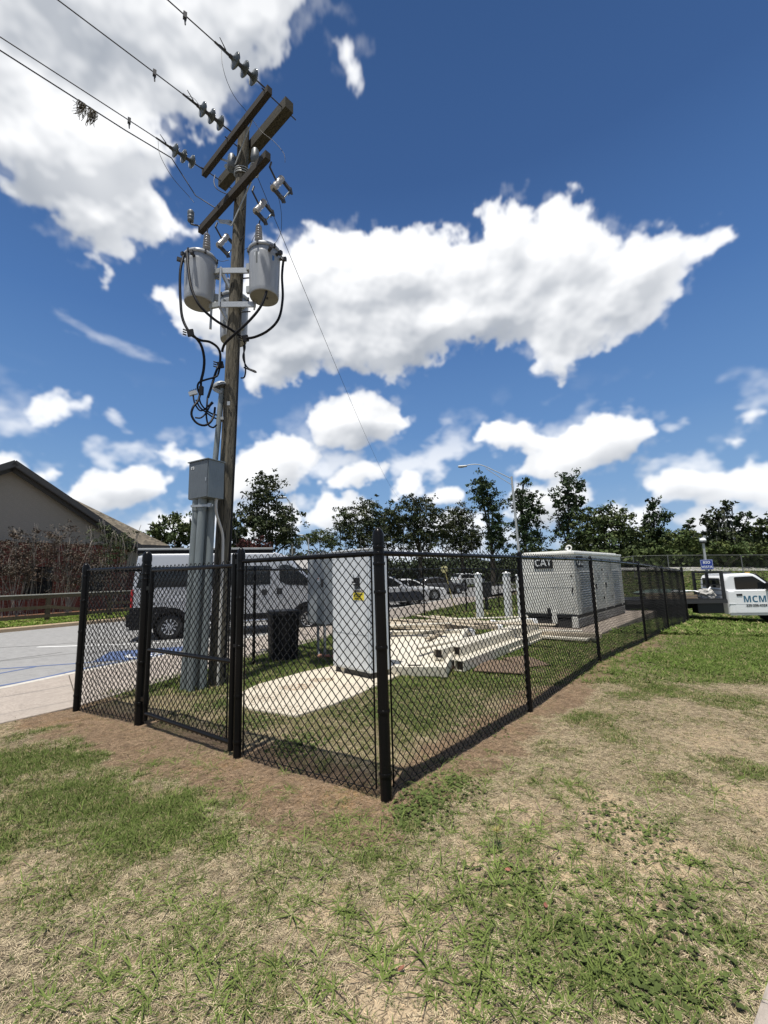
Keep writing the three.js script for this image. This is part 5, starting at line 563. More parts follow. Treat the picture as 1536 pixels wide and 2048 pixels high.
car('parked_car', 'silver crossover with dark lower doors parked right of the corner post', 'car', [-1.35, ROAD, -23.75], H5, { ...suv, paint: paint(.56, .57, .58, .3), lower: [[-.3, .30], [3.2, .30], [3.3, .55], [3.0, .78], [-.2, .78]], lowerMat: paint(.03, .035, .05, .3), group: 'cars parked along the pavement' });
car('parked_car', 'white sedan parked just beyond the silver crossover', 'car', [.28, ROAD, -28.4], H5, { ...sedan, paint: paint(.72, .72, .71), group: 'cars parked along the pavement' });
car('parked_car', 'dark grey sedan parked beyond the white sedan', 'car', [3.1, ROAD, -36.3], H5, { ...sedan, paint: paint(.07, .07, .075, .3), group: 'cars parked along the pavement' });
car('parked_car', 'white delivery car far off across the lot', 'car', [9.6, -.15, -57.5], H5 + .2, { ...suv, paint: paint(.76, .77, .78), group: 'cars parked along the pavement' });
car('parked_car', 'small dark car far off in front of the street, left of the white delivery car', 'car', [-.6, -.1, -62], 3.3, { ...sedan, paint: paint(.04, .04, .045), group: 'cars parked along the pavement' });
{ // flatbed pickup
  const t = thing('flatbed_truck', 'white flatbed truck lettered MCM parked on the grass at the right', 'truck', [13.06, -.63, -17.74], -.17), S = .97, white = paint(.78, .79, .80);
  const prof = [[0, .44], [.35, .40], [1.42, .40], ...arc(2.35, .42, .50, Math.PI - .05, .05, 12), [3.1, .42], [3.28, .6], [3.25, 1.08], [3.05, 1.18], [1.75, 1.30], [1.28, 1.34], [.0, 1.34]];
  part('body', extr(shapeOf(prof), 2 * S, .08, 3), white, t);
  const cb = part('cab', extr(smoothShape([[-.02, 1.26], [.02, 1.75], [.14, 1.93], [.9, 1.96], [1.10, 1.90], [1.80, 1.26]], .10), 2 * S - .16, .09, 3), white, t);
  part('side_window', sideSlab([[.34, 1.36], [.34, 1.82], [.98, 1.84], [1.62, 1.36]], S - .07, .016, .05), M.glass, cb); part('windscreen', extr([[1.13, 1.89], [1.82, 1.29], [1.85, 1.32], [1.16, 1.93]], 2 * S - .34), M.glass, cb); part('rear_window', box(.012, .36, 1.2, -.02, 1.6, 0), M.glass, cb); part('cab_marker', [box(.14, .03, .06, .95, 1.975, S - .3)], std(.6, .35, .08, .4), cb); part('roof_beacon', rbox(.30, .07, .4, .02, .52, 2.0, 0), M.black, cb);
  const d = part('door', sideSlab([[.24, .50], [1.46, .50], [1.66, 1.30], [.24, 1.31]], S + .002, .008, .04), white, t); part('door_handle', rbox(.20, .075, .03, .03, .40, 1.16, S + .012), M.black, d); part('door_crease', sideSlab([[.02, .82], [1.9, .80], [1.9, .825], [.02, .845]], S + .004, .014, .004), white, d);
  part('door_lettering', text('MCM', .235, .004, .90, 1.0, S + .0075).scale(1, 1, 1), std(.035, .13, .21, .5), d, 'teal block letters MCM'); part('phone_number', text('229-206-4324', .082, .004, .93, .76, S + .0115), M.black, d);
  const mr = part('wing_mirror', rbox(.16, .30, .26, .04, 1.36, 1.45, S + .16), M.black, t); part('mirror_arm', rod([1.4, 1.38, S - .05], [1.38, 1.40, S + .1], .03, .03, 6), M.black, mr);
  part('rocker', sideSlab([[.02, .40], [1.7, .40], [1.7, .48], [.02, .50]], S - .01, .02, .01), M.galvDull, t);
  part('bed_deck', box(3.5, .10, 2.2, -1.85, .98, 0), M.black, t); part('bed_side', [box(3.5, .12, .05, -1.85, .93, 1.11)], M.iron, t); part('bed_side', [box(3.5, .12, .05, -1.85, .93, -1.11)], M.iron, t);
  const hb = part('headboard', [box(.08, .08, 2.1, -.14, 2.02, 0)], M.black, t); for (const z of [-1.02, 0, 1.02]) part('headboard_post', box(.09, 1.05, .09, -.14, 1.5, z), M.black, hb); for (let i = 0; i < 5; i++) part('headboard_bar', box(.03, .03, 2.0, -.14, 1.15 + i * .19, 0), M.black, hb);
  part('chassis', [box(3.4, .22, .8, -1.7, .74, 0)], M.black, t); part('tool_box', rbox(.9, .42, .45, .03, -.65, .70, .82), M.black, t); part('mud_guard', box(1.1, .06, .5, -1.75, .88, .8), M.black, t);
  for (const s of [1, -1]) { wheel(t, -1.75, .39, s * .82, .39, .26, 8, M.iron, s); wheel(t, -1.75, .39, s * .52, .39, .24, 8, M.iron, s); wheel(t, 2.35, .39, s * .80, .39, .26, 8, M.galvDull, s); } part('wheel_well', (() => { const l = new THREE.CylinderGeometry(.5, .5, .6, 20, 1, true); l.rotateX(Math.PI / 2); l.translate(2.35, .42, S - .32); return l; })(), M.black, t);
  // load, each piece on the deck
  const tt = new THREE.Matrix4().compose(t.position, new THREE.Quaternion().setFromEuler(t.rotation), V(1, 1, 1)); const onBed = (x, y, z) => V(x, y, z).applyMatrix4(tt).toArray();
  const load = (name, label, cat, x, z, ry, build) => { const o = thing(name, label, cat, onBed(x, 1.03, z), -.17 + ry, 'load on the truck bed'); build(o); };
  load('timber_bundle', 'pale timber rails strapped along the near edge of the truck bed', 'timber', -1.9, .72, 0, o => { for (let k = 0; k < 5; k++) part('rail', rbox(1.7, .06, .08, .005, (k % 2) * .08, .04 + Math.floor(k / 2) * .08, (k % 2) * .11), k % 2 ? std(.2, .15, .1, .9) : std(.33, .27, .20, .9), o); for (const x of [-.3, .4]) part('block', box(.12, .16, .24, x, .10, .06), M.hollow, o); });
  load('white_sheet', 'crumpled white plastic sheet on the truck load', 'sheet', -1.25, .55, .1, o => { const g = new THREE.PlaneGeometry(.9, .4, 22, 12); g.rotateX(-Math.PI / 2); const p = g.attributes.position; for (let i = 0; i < p.count; i++) p.setY(i, .30 + fbm(p.getX(i) * 4, 1, p.getZ(i) * 4, 3) * .12 - Math.abs(p.getX(i)) * .06); g.computeVertexNormals(); part('fold', g, M.vinylCool, o); });
  load('canoe_cover', 'grey green moulded cover lying across the truck bed', 'cover', -1.85, -.15, .05, o => { const g = new THREE.SphereGeometry(.5, 24, 10, 0, Math.PI * 2, 0, Math.PI / 2); g.scale(2.1, .30, .8); g.translate(0, .2, 0); part('shell', g, std(.10, .15, .125, .5), o); part('rim', rbox(2.0, .05, .7, .02, 0, .19, 0), M.darkPlastic, o); });
  load('debris_sack', 'crumpled grey debris sack against the truck headboard', 'sack', -.55, .62, .3, o => { const g = new THREE.IcosahedronGeometry(.26, 4); const p = g.attributes.position; for (let i = 0; i < p.count; i++) { const k = 1 + nz(p.getX(i) * 9, p.getY(i) * 9, p.getZ(i) * 9) * .4; p.setXYZ(i, p.getX(i) * k * 1.2, Math.max(-.02, p.getY(i) * k * .8 + .16), p.getZ(i) * k); } g.computeVertexNormals(); part('bag', g, std(.33, .32, .30, .7), o); part('stick', rod([-.1, .2, .1], [.12, .42, .12], .03, .03, 6), M.vinylCool, o); });
}
// ---------- building on the left
{
  const t = thing('brick_building', 'brick building with a tan stucco gable and dark fascia at the left edge', 'building');
  const o = 9.0, wp = (s, d, y) => { const p = kp(s, o + d); return [p[0], y, p[1]]; };      // s along the wall, d back from it
  const quad = (a, b, c, d, us = 1) => { const g = new THREE.BufferGeometry(); g.setAttribute('position', new THREE.Float32BufferAttribute([...a, ...b, ...c, ...a, ...c, ...d], 3)); const l = V(...b).distanceTo(V(...a)), h = V(...d).distanceTo(V(...a)), l2 = V(...c).distanceTo(V(...d)); g.setAttribute('uv', new THREE.Float32BufferAttribute([0, 0, l, 0, l2, h, 0, 0, l2, h, 0, h], 2)); g.computeVertexNormals(); return g; };
  const s0 = -4.2, sp = 2.12, s1 = 8.44, eh = 4.0, ph = 8.0;
  part('brick_wall', quad(wp(s0, 0, -.2), wp(s1, 0, -.2), wp(s1, 0, eh), wp(s0, 0, eh)), M.brick, t); part('brick_wall', quad(wp(s1, 0, -.2), wp(s1, 14, -.2), wp(s1, 14, eh), wp(s1, 0, eh)), M.brick, t);
  { const g = new THREE.BufferGeometry(), a = wp(s0, -.03, eh), b = wp(s1, -.03, eh), c = wp(sp, -.03, ph - .12); g.setAttribute('position', new THREE.Float32BufferAttribute([...a, ...b, ...c], 3)); g.setAttribute('uv', new THREE.Float32BufferAttribute([0, 0, 12, 0, 6, 4], 2)); g.computeVertexNormals(); part('gable_stucco', g, M.stucco, t); }
  part('belt_course', bar(wp(s0, -.05, eh), wp(s1, -.05, eh), .1, .12), M.stucco, t);
  // gable roof with overhang
  const ov = -.75, slope = (ph - eh) / (s1 - sp), oe = .6;
  const rp = part('roof', [quad(wp(sp, ov, ph + .22), wp(s1 + oe, ov, eh - oe * slope + .22), wp(s1 + oe, 14, eh - oe * slope + .22), wp(sp, 14, ph + .22)), quad(wp(s0 - oe, ov, eh - oe * slope + .22), wp(sp, ov, ph + .22), wp(sp, 14, ph + .22), wp(s0 - oe, 14, eh - oe * slope + .22)), quad(wp(sp, ov, ph), wp(s1 + oe, ov, eh - oe * slope), wp(s1 + oe, 14, eh - oe * slope), wp(sp, 14, ph)), quad(wp(s0 - oe, ov, eh - oe * slope), wp(sp, ov, ph), wp(sp, 14, ph), wp(s0 - oe, 14, eh - oe * slope))], M.shingle, t);
  for (const [a, b] of [[sp - .05, s1 + oe], [sp + .05, s0 - oe]]) { const yb = eh - oe * slope; part('fascia', bar(wp(a, ov - .02, ph + .10), wp(b, ov - .02, yb + .10), .06, .34), M.fascia, rp); part('frieze_board', bar(wp(a, ov + .35, ph - .16), wp(b, ov + .35, yb - .16), .08, .22), M.fascia, rp); part('soffit', bar(wp(a, ov + .2, ph - .03), wp(b, ov + .2, yb - .03), .55, .05), M.fascia, rp); }
  // main wing behind with a hipped shingle roof
  const m0 = -8, m1 = 12.1, md = 1.9, me = 4.2, mr = 9.3, rs = 5.0, rd = 8.0;
  part('wing_wall', [quad(wp(s1, md + .4, -.2), wp(m1 - .7, md + .4, -.2), wp(m1 - .7, md + .4, 2.6), wp(s1, md + .4, 2.6))], M.brick, t); part('wing_wall', [quad(wp(s1, md + .4, 2.6), wp(m1 - .7, md + .4, 2.6), wp(m1 - .7, md + .4, me), wp(s1, md + .4, me))], M.stucco, t); part('wing_wall', quad(wp(m1 - .7, md + .4, -.2), wp(m1 - .7, 14, -.2), wp(m1 - .7, 14, me), wp(m1 - .7, md + .4, me)), M.brick, t);
  const wr = part('wing_roof', [quad(wp(m0, md - .4, me), wp(m1, md - .4, me), wp(rs, rd, mr), wp(m0, rd, mr)), quad(wp(m1, md - .4, me), wp(m1, 14.5, me), wp(rs, rd + .02, mr), wp(rs, rd, mr))], M.shingle, t);
  part('eave_fascia', bar(wp(s1, md - .42, me - .12), wp(m1 + .02, md - .42, me - .12), .06, .24), M.fascia, wr); part('eave_fascia', bar(wp(m1, md - .42, me - .12), wp(m1, 14.5, me - .12), .06, .24), M.fascia, wr);
  // lower porch roof peeking in at the left edge
  part('porch_roof', [quad(wp(-4.2, -3.2, 4.9), wp(-1.1, -3.2, 3.5), wp(-1.1, 0, 3.5), wp(-4.2, 0, 4.9))], M.shingle, t); part('porch_fascia', bar(wp(-4.2, -3.22, 4.8), wp(-1.1, -3.22, 3.4), .08, .3), M.fascia, t);
  for (const s of [.5, 3.2, 5.9]) { const f = part('window', quad(wp(s, -.012, 1.0), wp(s + 1.3, -.012, 1.0), wp(s + 1.3, -.012, 2.6), wp(s, -.012, 2.6)), M.glass, t); part('window_sill', bar(wp(s - .08, -.06, .96), wp(s + 1.38, -.06, .96), .12, .08), M.stucco, f); }
}
// post and rail fence with one broken rail
{
  const t = thing('rail_fence', 'brown post and rail timber fence with one broken rail beyond the road', 'fence'); const o = 2.55, P = (s, y, d = 0) => { const p = kp(s, o + d); return [p[0], y, p[1]]; };
  const sp = [-7.8, -5.3, -2.8, -.3 + .0, 2.2, 4.7, 7.2]; const s0 = 2.24; // post seen at s0
  for (let k = -4; k < 5; k++) { const s = s0 + k * 2.5; part('post', box(.15, 1.25, .15, ...(() => { const q = P(s, .58); return q; })(), Math.atan2(-ku[1], ku[0])), M.rail, t);
    const a = s, b = s + 2.5; const lt = part('top_rail', bar(P(a, 1.10, -.05), P(b, 1.10, -.05), .06, .15), M.rail, t); part('cap_rail', bar(P(a, 1.195, 0), P(b, 1.195, 0), .20, .04), M.railTop, lt);
    if (k === 0) part('broken_rail', bar(P(a, .66, -.09), P(a + 1.55, .40, -.12), .05, .14), M.rail, t, 'broken rail hanging down at its free end'); else part('middle_rail', bar(P(a, .64, -.09), P(b, .64, -.09), .05, .14), M.rail, t);
    part('bottom_rail', bar(P(a, .27, -.09), P(b, .27, -.09), .05, .14), M.rail, t); }
}
// ---------- trees, shrubs
const leafCol = { 0: [.042, .053, .021], 1: [.034, .055, .021], 2: [.058, .078, .026], 3: [.07, .094, .027], 4: [.075, .028, .026], 5: [.088, .068, .052], 6: [.060, .074, .034] };
M.leaf = new THREE.MeshPhysicalMaterial({ vertexColors: true, roughness: .7, specularIntensity: .4, side: THREE.DoubleSide }); M.mossGrey = std(.10, .105, .085, 1);
M.twig = std(.30, .26, .22, .9);
TREES.forEach(([name, label, bx, bz, kind, lobes], ti) => {
  const r = rng(900 + ti * 17), shrub = kind >= 3, small = kind >= 5, by = H(bx, bz, false);
  const t = thing(name, label, shrub ? 'shrub' : 'tree', [bx, by, bz], 0, shrub ? (small ? 'shrubs in front of the brick building' : 'shrubs along the treeline') : 'trees beyond the enclosure');
  const L = lobes.map(([x, y, z, rx, ry]) => [x, y - by, z, rx, ry]);
  const top = L.reduce((a, b) => b[1] > a[1] ? b : a), low = L.reduce((a, b) => b[1] < a[1] ? b : a), cx = L.reduce((a, b) => a + b[0], 0) / L.length;
  const tr = Math.max(.06, Math.min(.45, top[1] * .024)), fork = shrub ? .2 : Math.max(1.2, low[1] * .75);
  const gs = shrub ? [] : [tube([[0, -.3, 0], [tr * .4, fork * .5, 0], [cx * .3, fork, 0]], tr, 8, 8)];
  if (!shrub) part('trunk', gs, M.bark, t);
  const limbs = L.map(l => tube([[cx * .3 * (shrub ? 0 : 1), fork * .92, 0], [l[0] * .45, lerp(fork, l[1], .55), l[2] * .5 + (r() - .5)], [l[0], l[1], l[2]], [l[0] + (r() - .5) * l[3], l[1] + l[4] * .8, l[2] + (r() - .5) * l[3]]], tr * (small ? .16 : shrub ? .5 : .38), 10, 5));
  if (small) for (let k = 0; k < 34; k++) { const l = L[k % L.length]; const a = [l[0] * .4 + (r() - .5), .1, l[2] + (r() - .5)], b = [l[0] + (r() - .5) * l[3] * 1.7, l[1] + (r() - .2) * l[4], l[2] + (r() - .3) * l[3]]; limbs.push(tube([a, [lerp(a[0], b[0], .5) + (r() - .5) * .4, lerp(a[1], b[1], .45), lerp(a[2], b[2], .5)], b, [b[0] + (r() - .5) * .3, b[1] + r() * .45, b[2]]], (.005 + r() * .008), 9, 4)); }
  part('limbs', limbs, small ? M.twig : M.bark, t);
  // crown: leaf sprays gathered in clumps through the volume of each lobe
  const pos = [], col = [], nrm = [], idx = []; const base = leafCol[kind]; let vc = 0;
  const ls = small ? .10 : shrub ? .26 : .34;
  for (const [lx, ly, lz, rx, ry] of L) {
    const rz = Math.max(rx * .9, Math.min(ry, rx * 1.4)), area = rx * ry * Math.PI, n = Math.round(area * (small ? 640 : shrub ? 230 : 150)), clumps = Math.max(7, Math.round(n / (small ? 26 : 24)));
    for (let c = 0; c < clumps; c++) {
      let u = r() * 2 - 1, ph = r() * 6.283, s = Math.sqrt(1 - u * u), q = .25 + .80 * Math.pow(r(), .6);
      let dx = s * Math.cos(ph), dy = u, dz = s * Math.sin(ph); q *= 1 + nz(dx * 2.4 + lx, dy * 2.4 + ly, dz * 2.4 + ti) * .8;
      const ccx = lx + dx * q * rx, ccy = ly + dy * q * ry, ccz = lz + dz * q * rz, cr = (small ? .22 : .38) * (.6 + r() * .8) * Math.min(1.2, .5 + rx * .35), tone = .72 + r() * .56, warm = (r() - .5) * .25;
      const m = Math.round(n / clumps * (.6 + r() * .8));
      for (let k = 0; k < m; k++) {
        const px = ccx + (r() + r() - 1) * cr * 1.25, py = ccy + (r() + r() - 1) * cr * .8, pz = ccz + (r() + r() - 1) * cr * 1.25, sz = ls * (.55 + r() * .8);
        const a = V(r() - .5, r() - .5, r() - .5).normalize(), b = V(r() - .5, (r() - .5) * .6 + .35, r() - .5).cross(a).normalize(), w = sz * .5, h = sz;
        pos.push(px + a.x * h * .5, py + a.y * h * .5, pz + a.z * h * .5, px + b.x * w * .5, py + b.y * w * .5, pz + b.z * w * .5, px - a.x * h * .5, py - a.y * h * .5, pz - a.z * h * .5, px - b.x * w * .5, py - b.y * w * .5, pz - b.z * w * .5);
        const tn = tone * (.8 + r() * .4), cc = [base[0] * tn * (1 + warm), base[1] * tn, base[2] * tn * (1 - warm * .5)]; for (let e = 0; e < 4; e++) col.push(...cc);
        idx.push(vc, vc + 1, vc + 2, vc, vc + 2, vc + 3); vc += 4;
      }
    }
  }
  const g = new THREE.BufferGeometry(); g.setAttribute('position', new THREE.Float32BufferAttribute(pos, 3)); g.setAttribute('color', new THREE.Float32BufferAttribute(col, 3)); g.setIndex(idx); g.computeVertexNormals(); const m = new THREE.Mesh(g, M.leaf); m.name = shrub ? 'foliage' : 'crown'; t.add(m);
  if (kind === 0) { const ms = []; for (let k = 0; k < 60; k++) { const l = L[k % L.length], x = l[0] + (r() - .5) * 1.6 * l[3], z = l[2] + (r() - .2) * l[3], y = l[1] - l[4] * (.1 + r() * .7), h = .5 + r() * 1.5, w = .07 + r() * .12; const p = new THREE.PlaneGeometry(w, h, 1, 3); const a = p.attributes.position; for (let i = 0; i < a.count; i++) { const f = (a.getY(i) / h + .5); a.setX(i, a.getX(i) * (.2 + f) + (r() - .5) * .05); a.setZ(i, (r() - .5) * .06); } p.rotateY(r() * 3); p.translate(x, y - h / 2, z); ms.push(p); } part('hanging_moss', ms, M.mossGrey, t).userData.kind = 'stuff'; }
});
// distant woods closing the view behind the single trees
{
  const r = rng(4242), pos = [], col = [], idx = []; let vc = 0;
  const band = (a, b, h0, h1, n, base, dep) => { for (let i = 0; i < n; i++) { const f = r(), x = lerp(a[0], b[0], f) + (r() - .5) * 2, z = lerp(a[1], b[1], f) - r() * dep, hh = lerp(h0, h1, f) * (.62 + .55 * (nz(x * .11, 3.3, z * .11) + .5)) , y0 = H(x, z, false), y = y0 + Math.pow(r(), .8) * hh, tone = .6 + .8 * (nz(x * .35, y * .35, z * .35) + .5) * (.7 + r() * .6);
    const sz = .38 + r() * .42, A = V(r() - .5, r() - .5, r() - .5).normalize(), B = V(r() - .5, r() - .2, r() - .5).cross(A).normalize(); pos.push(x + A.x * sz * .5, y + A.y * sz * .5, z + A.z * sz * .5, x + B.x * sz * .3, y + B.y * sz * .3, z + B.z * sz * .3, x - A.x * sz * .5, y - A.y * sz * .5, z - A.z * sz * .5, x - B.x * sz * .3, y - B.y * sz * .3, z - B.z * sz * .3); for (let e = 0; e < 4; e++) col.push(base[0] * tone, base[1] * tone, base[2] * tone); idx.push(vc, vc + 1, vc + 2, vc, vc + 2, vc + 3); vc += 4; } };
  band([-60, -70], [4, -84], 6, 6, 19000, [.038, .050, .022], 10); band([4, -84], [34, -66], 5.5, 4.2, 14000, [.034, .047, .02], 10); band([24, -58], [62, -40], 3.2, 3.2, 16000, [.038, .052, .02], 9); band([-60, -52], [-20, -58], 6, 5, 6000, [.06, .08, .03], 8); band([21, -41.5], [48, -31], 2.0, 2.0, 14000, [.06, .08, .026], 3);
  const g = new THREE.BufferGeometry(); g.setAttribute('position', new THREE.Float32BufferAttribute(pos, 3)); g.setAttribute('color', new THREE.Float32BufferAttribute(col, 3)); g.setIndex(idx); g.computeVertexNormals(); const m = new THREE.Mesh(g, M.leaf); m.name = 'distant_woods'; m.userData = { kind: 'stuff', label: 'distant woods and undergrowth behind the single trees', category: 'woods' }; scene.add(m);
}
// ---------- street lamps
function cobraLamp(label, base, top, head, r) { const t = thing('street_lamp', label, 'street lamp', [0, 0, 0], 0, 'cobra head street lamps'); part('pole', rod(base, top, r * 1.35, r, 12), M.lampGrey, t); const d = [head[0] - top[0], head[1] - top[1], head[2] - top[2]]; const at = (f, y) => [top[0] + d[0] * f, top[1] + y, top[2] + d[2] * f]; const up = d[1];
  part('arm', tube([at(0, -.25), at(.3, up * .45), at(.6, up * 1.0), at(.8, up * 1.08), at(.9, up * 1.02)], r * .42, 24, 7), M.lampGrey, t); part('brace', tube([at(0, -.95), at(.25, up * .05), at(.5, up * .72)], r * .3, 14, 6), M.lampGrey, t);
  const a = Math.atan2(-d[2], d[0]), g = rbox(1.0, .2, .36, .09, 0, 0, 0); const h = new THREE.Mesh(g, M.lampGrey); h.name = 'lamp_head'; h.position.set(...at(.97, up * 1.0)); h.rotation.y = a; t.add(h); const l = part('lens', rbox(.5, .06, .28, .03, .1, -.11, 0), M.porcelain, h); return t; }
cobraLamp('tall grey street lamp with its arm reaching left above the generator', [14.15, -.2, -45.9], [13.86, 11.77, -45.96], [8.7, 13.34, -47.2], .11);
cobraLamp('street lamp standing behind the dark oak right of the utility pole', [-9.9, -.2, -46.95], [-10.05, 9.65, -46.94], [-11.1, 10.3, -46.7], .09);
cobraLamp('low street lamp with its arm reaching right, left of the corner post', [-2.9, -.2, -61.9], [-2.95, 8.85, -61.93], [.0, 10.1, -62], .09);
cobraLamp('farthest street lamp with a short double arm behind the van front', [-12.9, -.2, -73.9], [-12.95, 8.2, -73.88], [-14.3, 8.7, -73.5], .09);
function globeLamp(label, x, y0, z, top, r) { const t = thing('globe_lamp', label, 'lamp post', [x, y0, z], 0, 'globe lamp posts'); part('pole', cyl(.075, .06, top - y0 - r * 1.6, 0, 0, 0, 10), M.lampGrey, t); part('collar', cyl(.14, .17, .16, 0, top - y0 - r * 1.9, 0, 14), M.iron, t); const g = new THREE.SphereGeometry(r, 20, 14); g.translate(0, top - y0 - r, 0); part('globe', g, std(.80, .82, .82, .3), t); part('finial', [box(.12, .2, .08, .12, top - y0 + .02, 0, .3)], M.galvDull, t); return t; }
globeLamp('globe lamp post carrying the blue sign behind the truck bed', 17.69, -.4, -24.25, 3.20, .165); globeLamp('small globe lamp just above the generator roof', 15.4, -.3, -37.0, 3.5, .16);
{ const t = thing('blue_sign', 'blue metal sign with white lettering on the globe lamp post', 'sign', [17.63, 1.38, -24.12], -.55); part('plate', rbox(.56, .54, .02, .03, 0, .33, .06), std(.010, .040, .26, .4), t); part('border', [box(.51, .01, .004, 0, .575, .072), box(.51, .01, .004, 0, .085, .072), box(.01, .48, .004, -.255, .33, .072), box(.01, .48, .004, .255, .33, .072)], wl, t); part('sign_lettering', [text('RIO', .14, .004, 0, .45, .071), text('VISTA', .125, .004, 0, .21, .071)], wl, t, 'white capital letters in two lines'); part('sign_post', box(.06, 2.0, .04, .12, -.75, .03), M.iron, t); }
M.farWire = std(.13, .135, .13, .6);
// grey chain link fence along the far road
{ const t = thing('far_fence', 'grey chain link fence along the far road beyond the field', 'fence'); const P = []; for (let k = 0; k <= 22; k++) { const f = k / 22; P.push([lerp(12, 62, f), lerp(-35, -22.5, f)]); }
  P.forEach(([x, z], i) => { const y = H(x, z, false); part('post', rod([x, y - .1, z], [x, y + 1.7, z], .032, .032, 6), M.farWire, t); if (i) { const [a, b] = P[i - 1], ya = H(a, b, false); part('top_rail', rod([a, ya + 1.68, b], [x, y + 1.68, z], .02, .02, 5), M.farWire, t); const m = part('chain_link_mesh', wirePanel(P[i - 1], P[i], ya, y, ya + 1.68, y + 1.68, .0035, .14, .15, 70 + i), M.farWire, t); m.userData.kind = 'stuff'; } }); }
// low far buildings and shapes across the street
{ const t = thing('far_house', 'low pale house with a grey roof far behind the van', 'building', [-16, -.15, -62], .3); part('wall', box(14, 2.8, 6, 0, 1.4, 0), std(.42, .40, .37, .9), t); part('roof', extr([[-3.6, 0], [3.6, 0], [0, 1.6]], 15).rotateY(Math.PI / 2).translate(0, 2.8, 0), std(.30, .29, .28, .9), t); for (const x of [-5, -2, 2.5, 5]) part('window', box(1.2, 1.1, .06, x, 1.5, 3.02), M.glass, t); part('door', box(1, 2, .06, .4, 1.0, 3.02), M.fascia, t); }
// ---------- grass, dry straw and weeds: real blades, uncountable, so each kind is one object
function bladeGeo(defs) { // defs: [angle, length, width, lean, curl]
  const pos = [], idx = []; let v = 0;
  for (const [a, L, w, lean, curl, ox = 0, oz = 0] of defs) { const dx = Math.cos(a), dz = Math.sin(a), sx = -dz * w / 2, sz = dx * w / 2; const at = f => { const out = Math.sin(lean + curl * f) * L * f, up = Math.cos(lean + curl * f) * L * f; return [ox + dx * out, up, oz + dz * out]; }; const p0 = at(0), p1 = at(.5), p2 = at(1);
    pos.push(p0[0] - sx, p0[1], p0[2] - sz, p0[0] + sx, p0[1], p0[2] + sz, p1[0] - sx * .8, p1[1], p1[2] - sz * .8, p1[0] + sx * .8, p1[1], p1[2] + sz * .8, p2[0], p2[1], p2[2]); idx.push(v, v + 1, v + 2, v + 2, v + 1, v + 3, v + 2, v + 3, v + 4); v += 5; }
  const g = new THREE.BufferGeometry(); g.setAttribute('position', new THREE.Float32BufferAttribute(pos, 3)); g.setIndex(idx); g.computeVertexNormals(); return g;
}
const rg = rng(2024); const tuft = (n, L, w, lean) => bladeGeo(Array.from({ length: n }, (_, i) => [i / n * 6.283 + rg() * 1.2, L * (.55 + rg() * .7), w * (.7 + rg() * .6), lean * (.3 + rg()), .2 + rg() * .7, (rg() - .5) * .03, (rg() - .5) * .03]));
M.grass = new THREE.MeshPhysicalMaterial({ color: 0xffffff, roughness: .85, specularIntensity: .25, side: THREE.DoubleSide });
function scatter(name, label, geo, list) { const m = new THREE.InstancedMesh(geo, M.grass, list.length), q = new THREE.Quaternion(), e = new THREE.Euler(), mt = new THREE.Matrix4(), c = new THREE.Color(); list.forEach(([x, y, z, s, sy, rx, ry, rz, r, g, b], i) => { q.setFromEuler(e.set(rx, ry, rz, 'YXZ')); mt.compose(V(x, y, z), q, V(s, sy, s)); m.setMatrixAt(i, mt); m.setColorAt(i, c.setRGB(r, g, b)); }); m.name = name; m.userData = { kind: 'stuff', label, category: name.includes('straw') ? 'straw' : name.includes('weed') ? 'weeds' : 'grass' }; scene.add(m); return m; }
const paved = (x, z) => roadSide(x, z) > -1.0 && z < -5 || roadSide(x, z) > -.7;
const padPoly = [[-2.2, -6.22], [-1.75, -5.72], [-1.1, -5.38], [-.72, -5.8], [-.32, -6.43], [.22, -7.42], [-.1, -7.95], [-.85, -8.3], [-1.45, -7.75], [-2.0, -6.95]];
const onPad = (x, z) => inPoly(padPoly.map(([a, b]) => [-.95 + (a + .95) * .95, -6.8 + (b + 6.8) * .95]), x, z);
const genPoly = [[5.36 + .655 * -.5 - .755 * -.7, -12.47 - .755 * -.5 - .655 * -.7], [5.36 + .655 * 7 - .755 * -.7, -12.47 - .755 * 7 - .655 * -.7], [5.36 + .655 * 7 - .755 * 2.2, -12.47 - .755 * 7 - .655 * 2.2], [5.36 + .655 * -.5 - .755 * 2.2, -12.47 - .755 * -.5 - .655 * 2.2]];
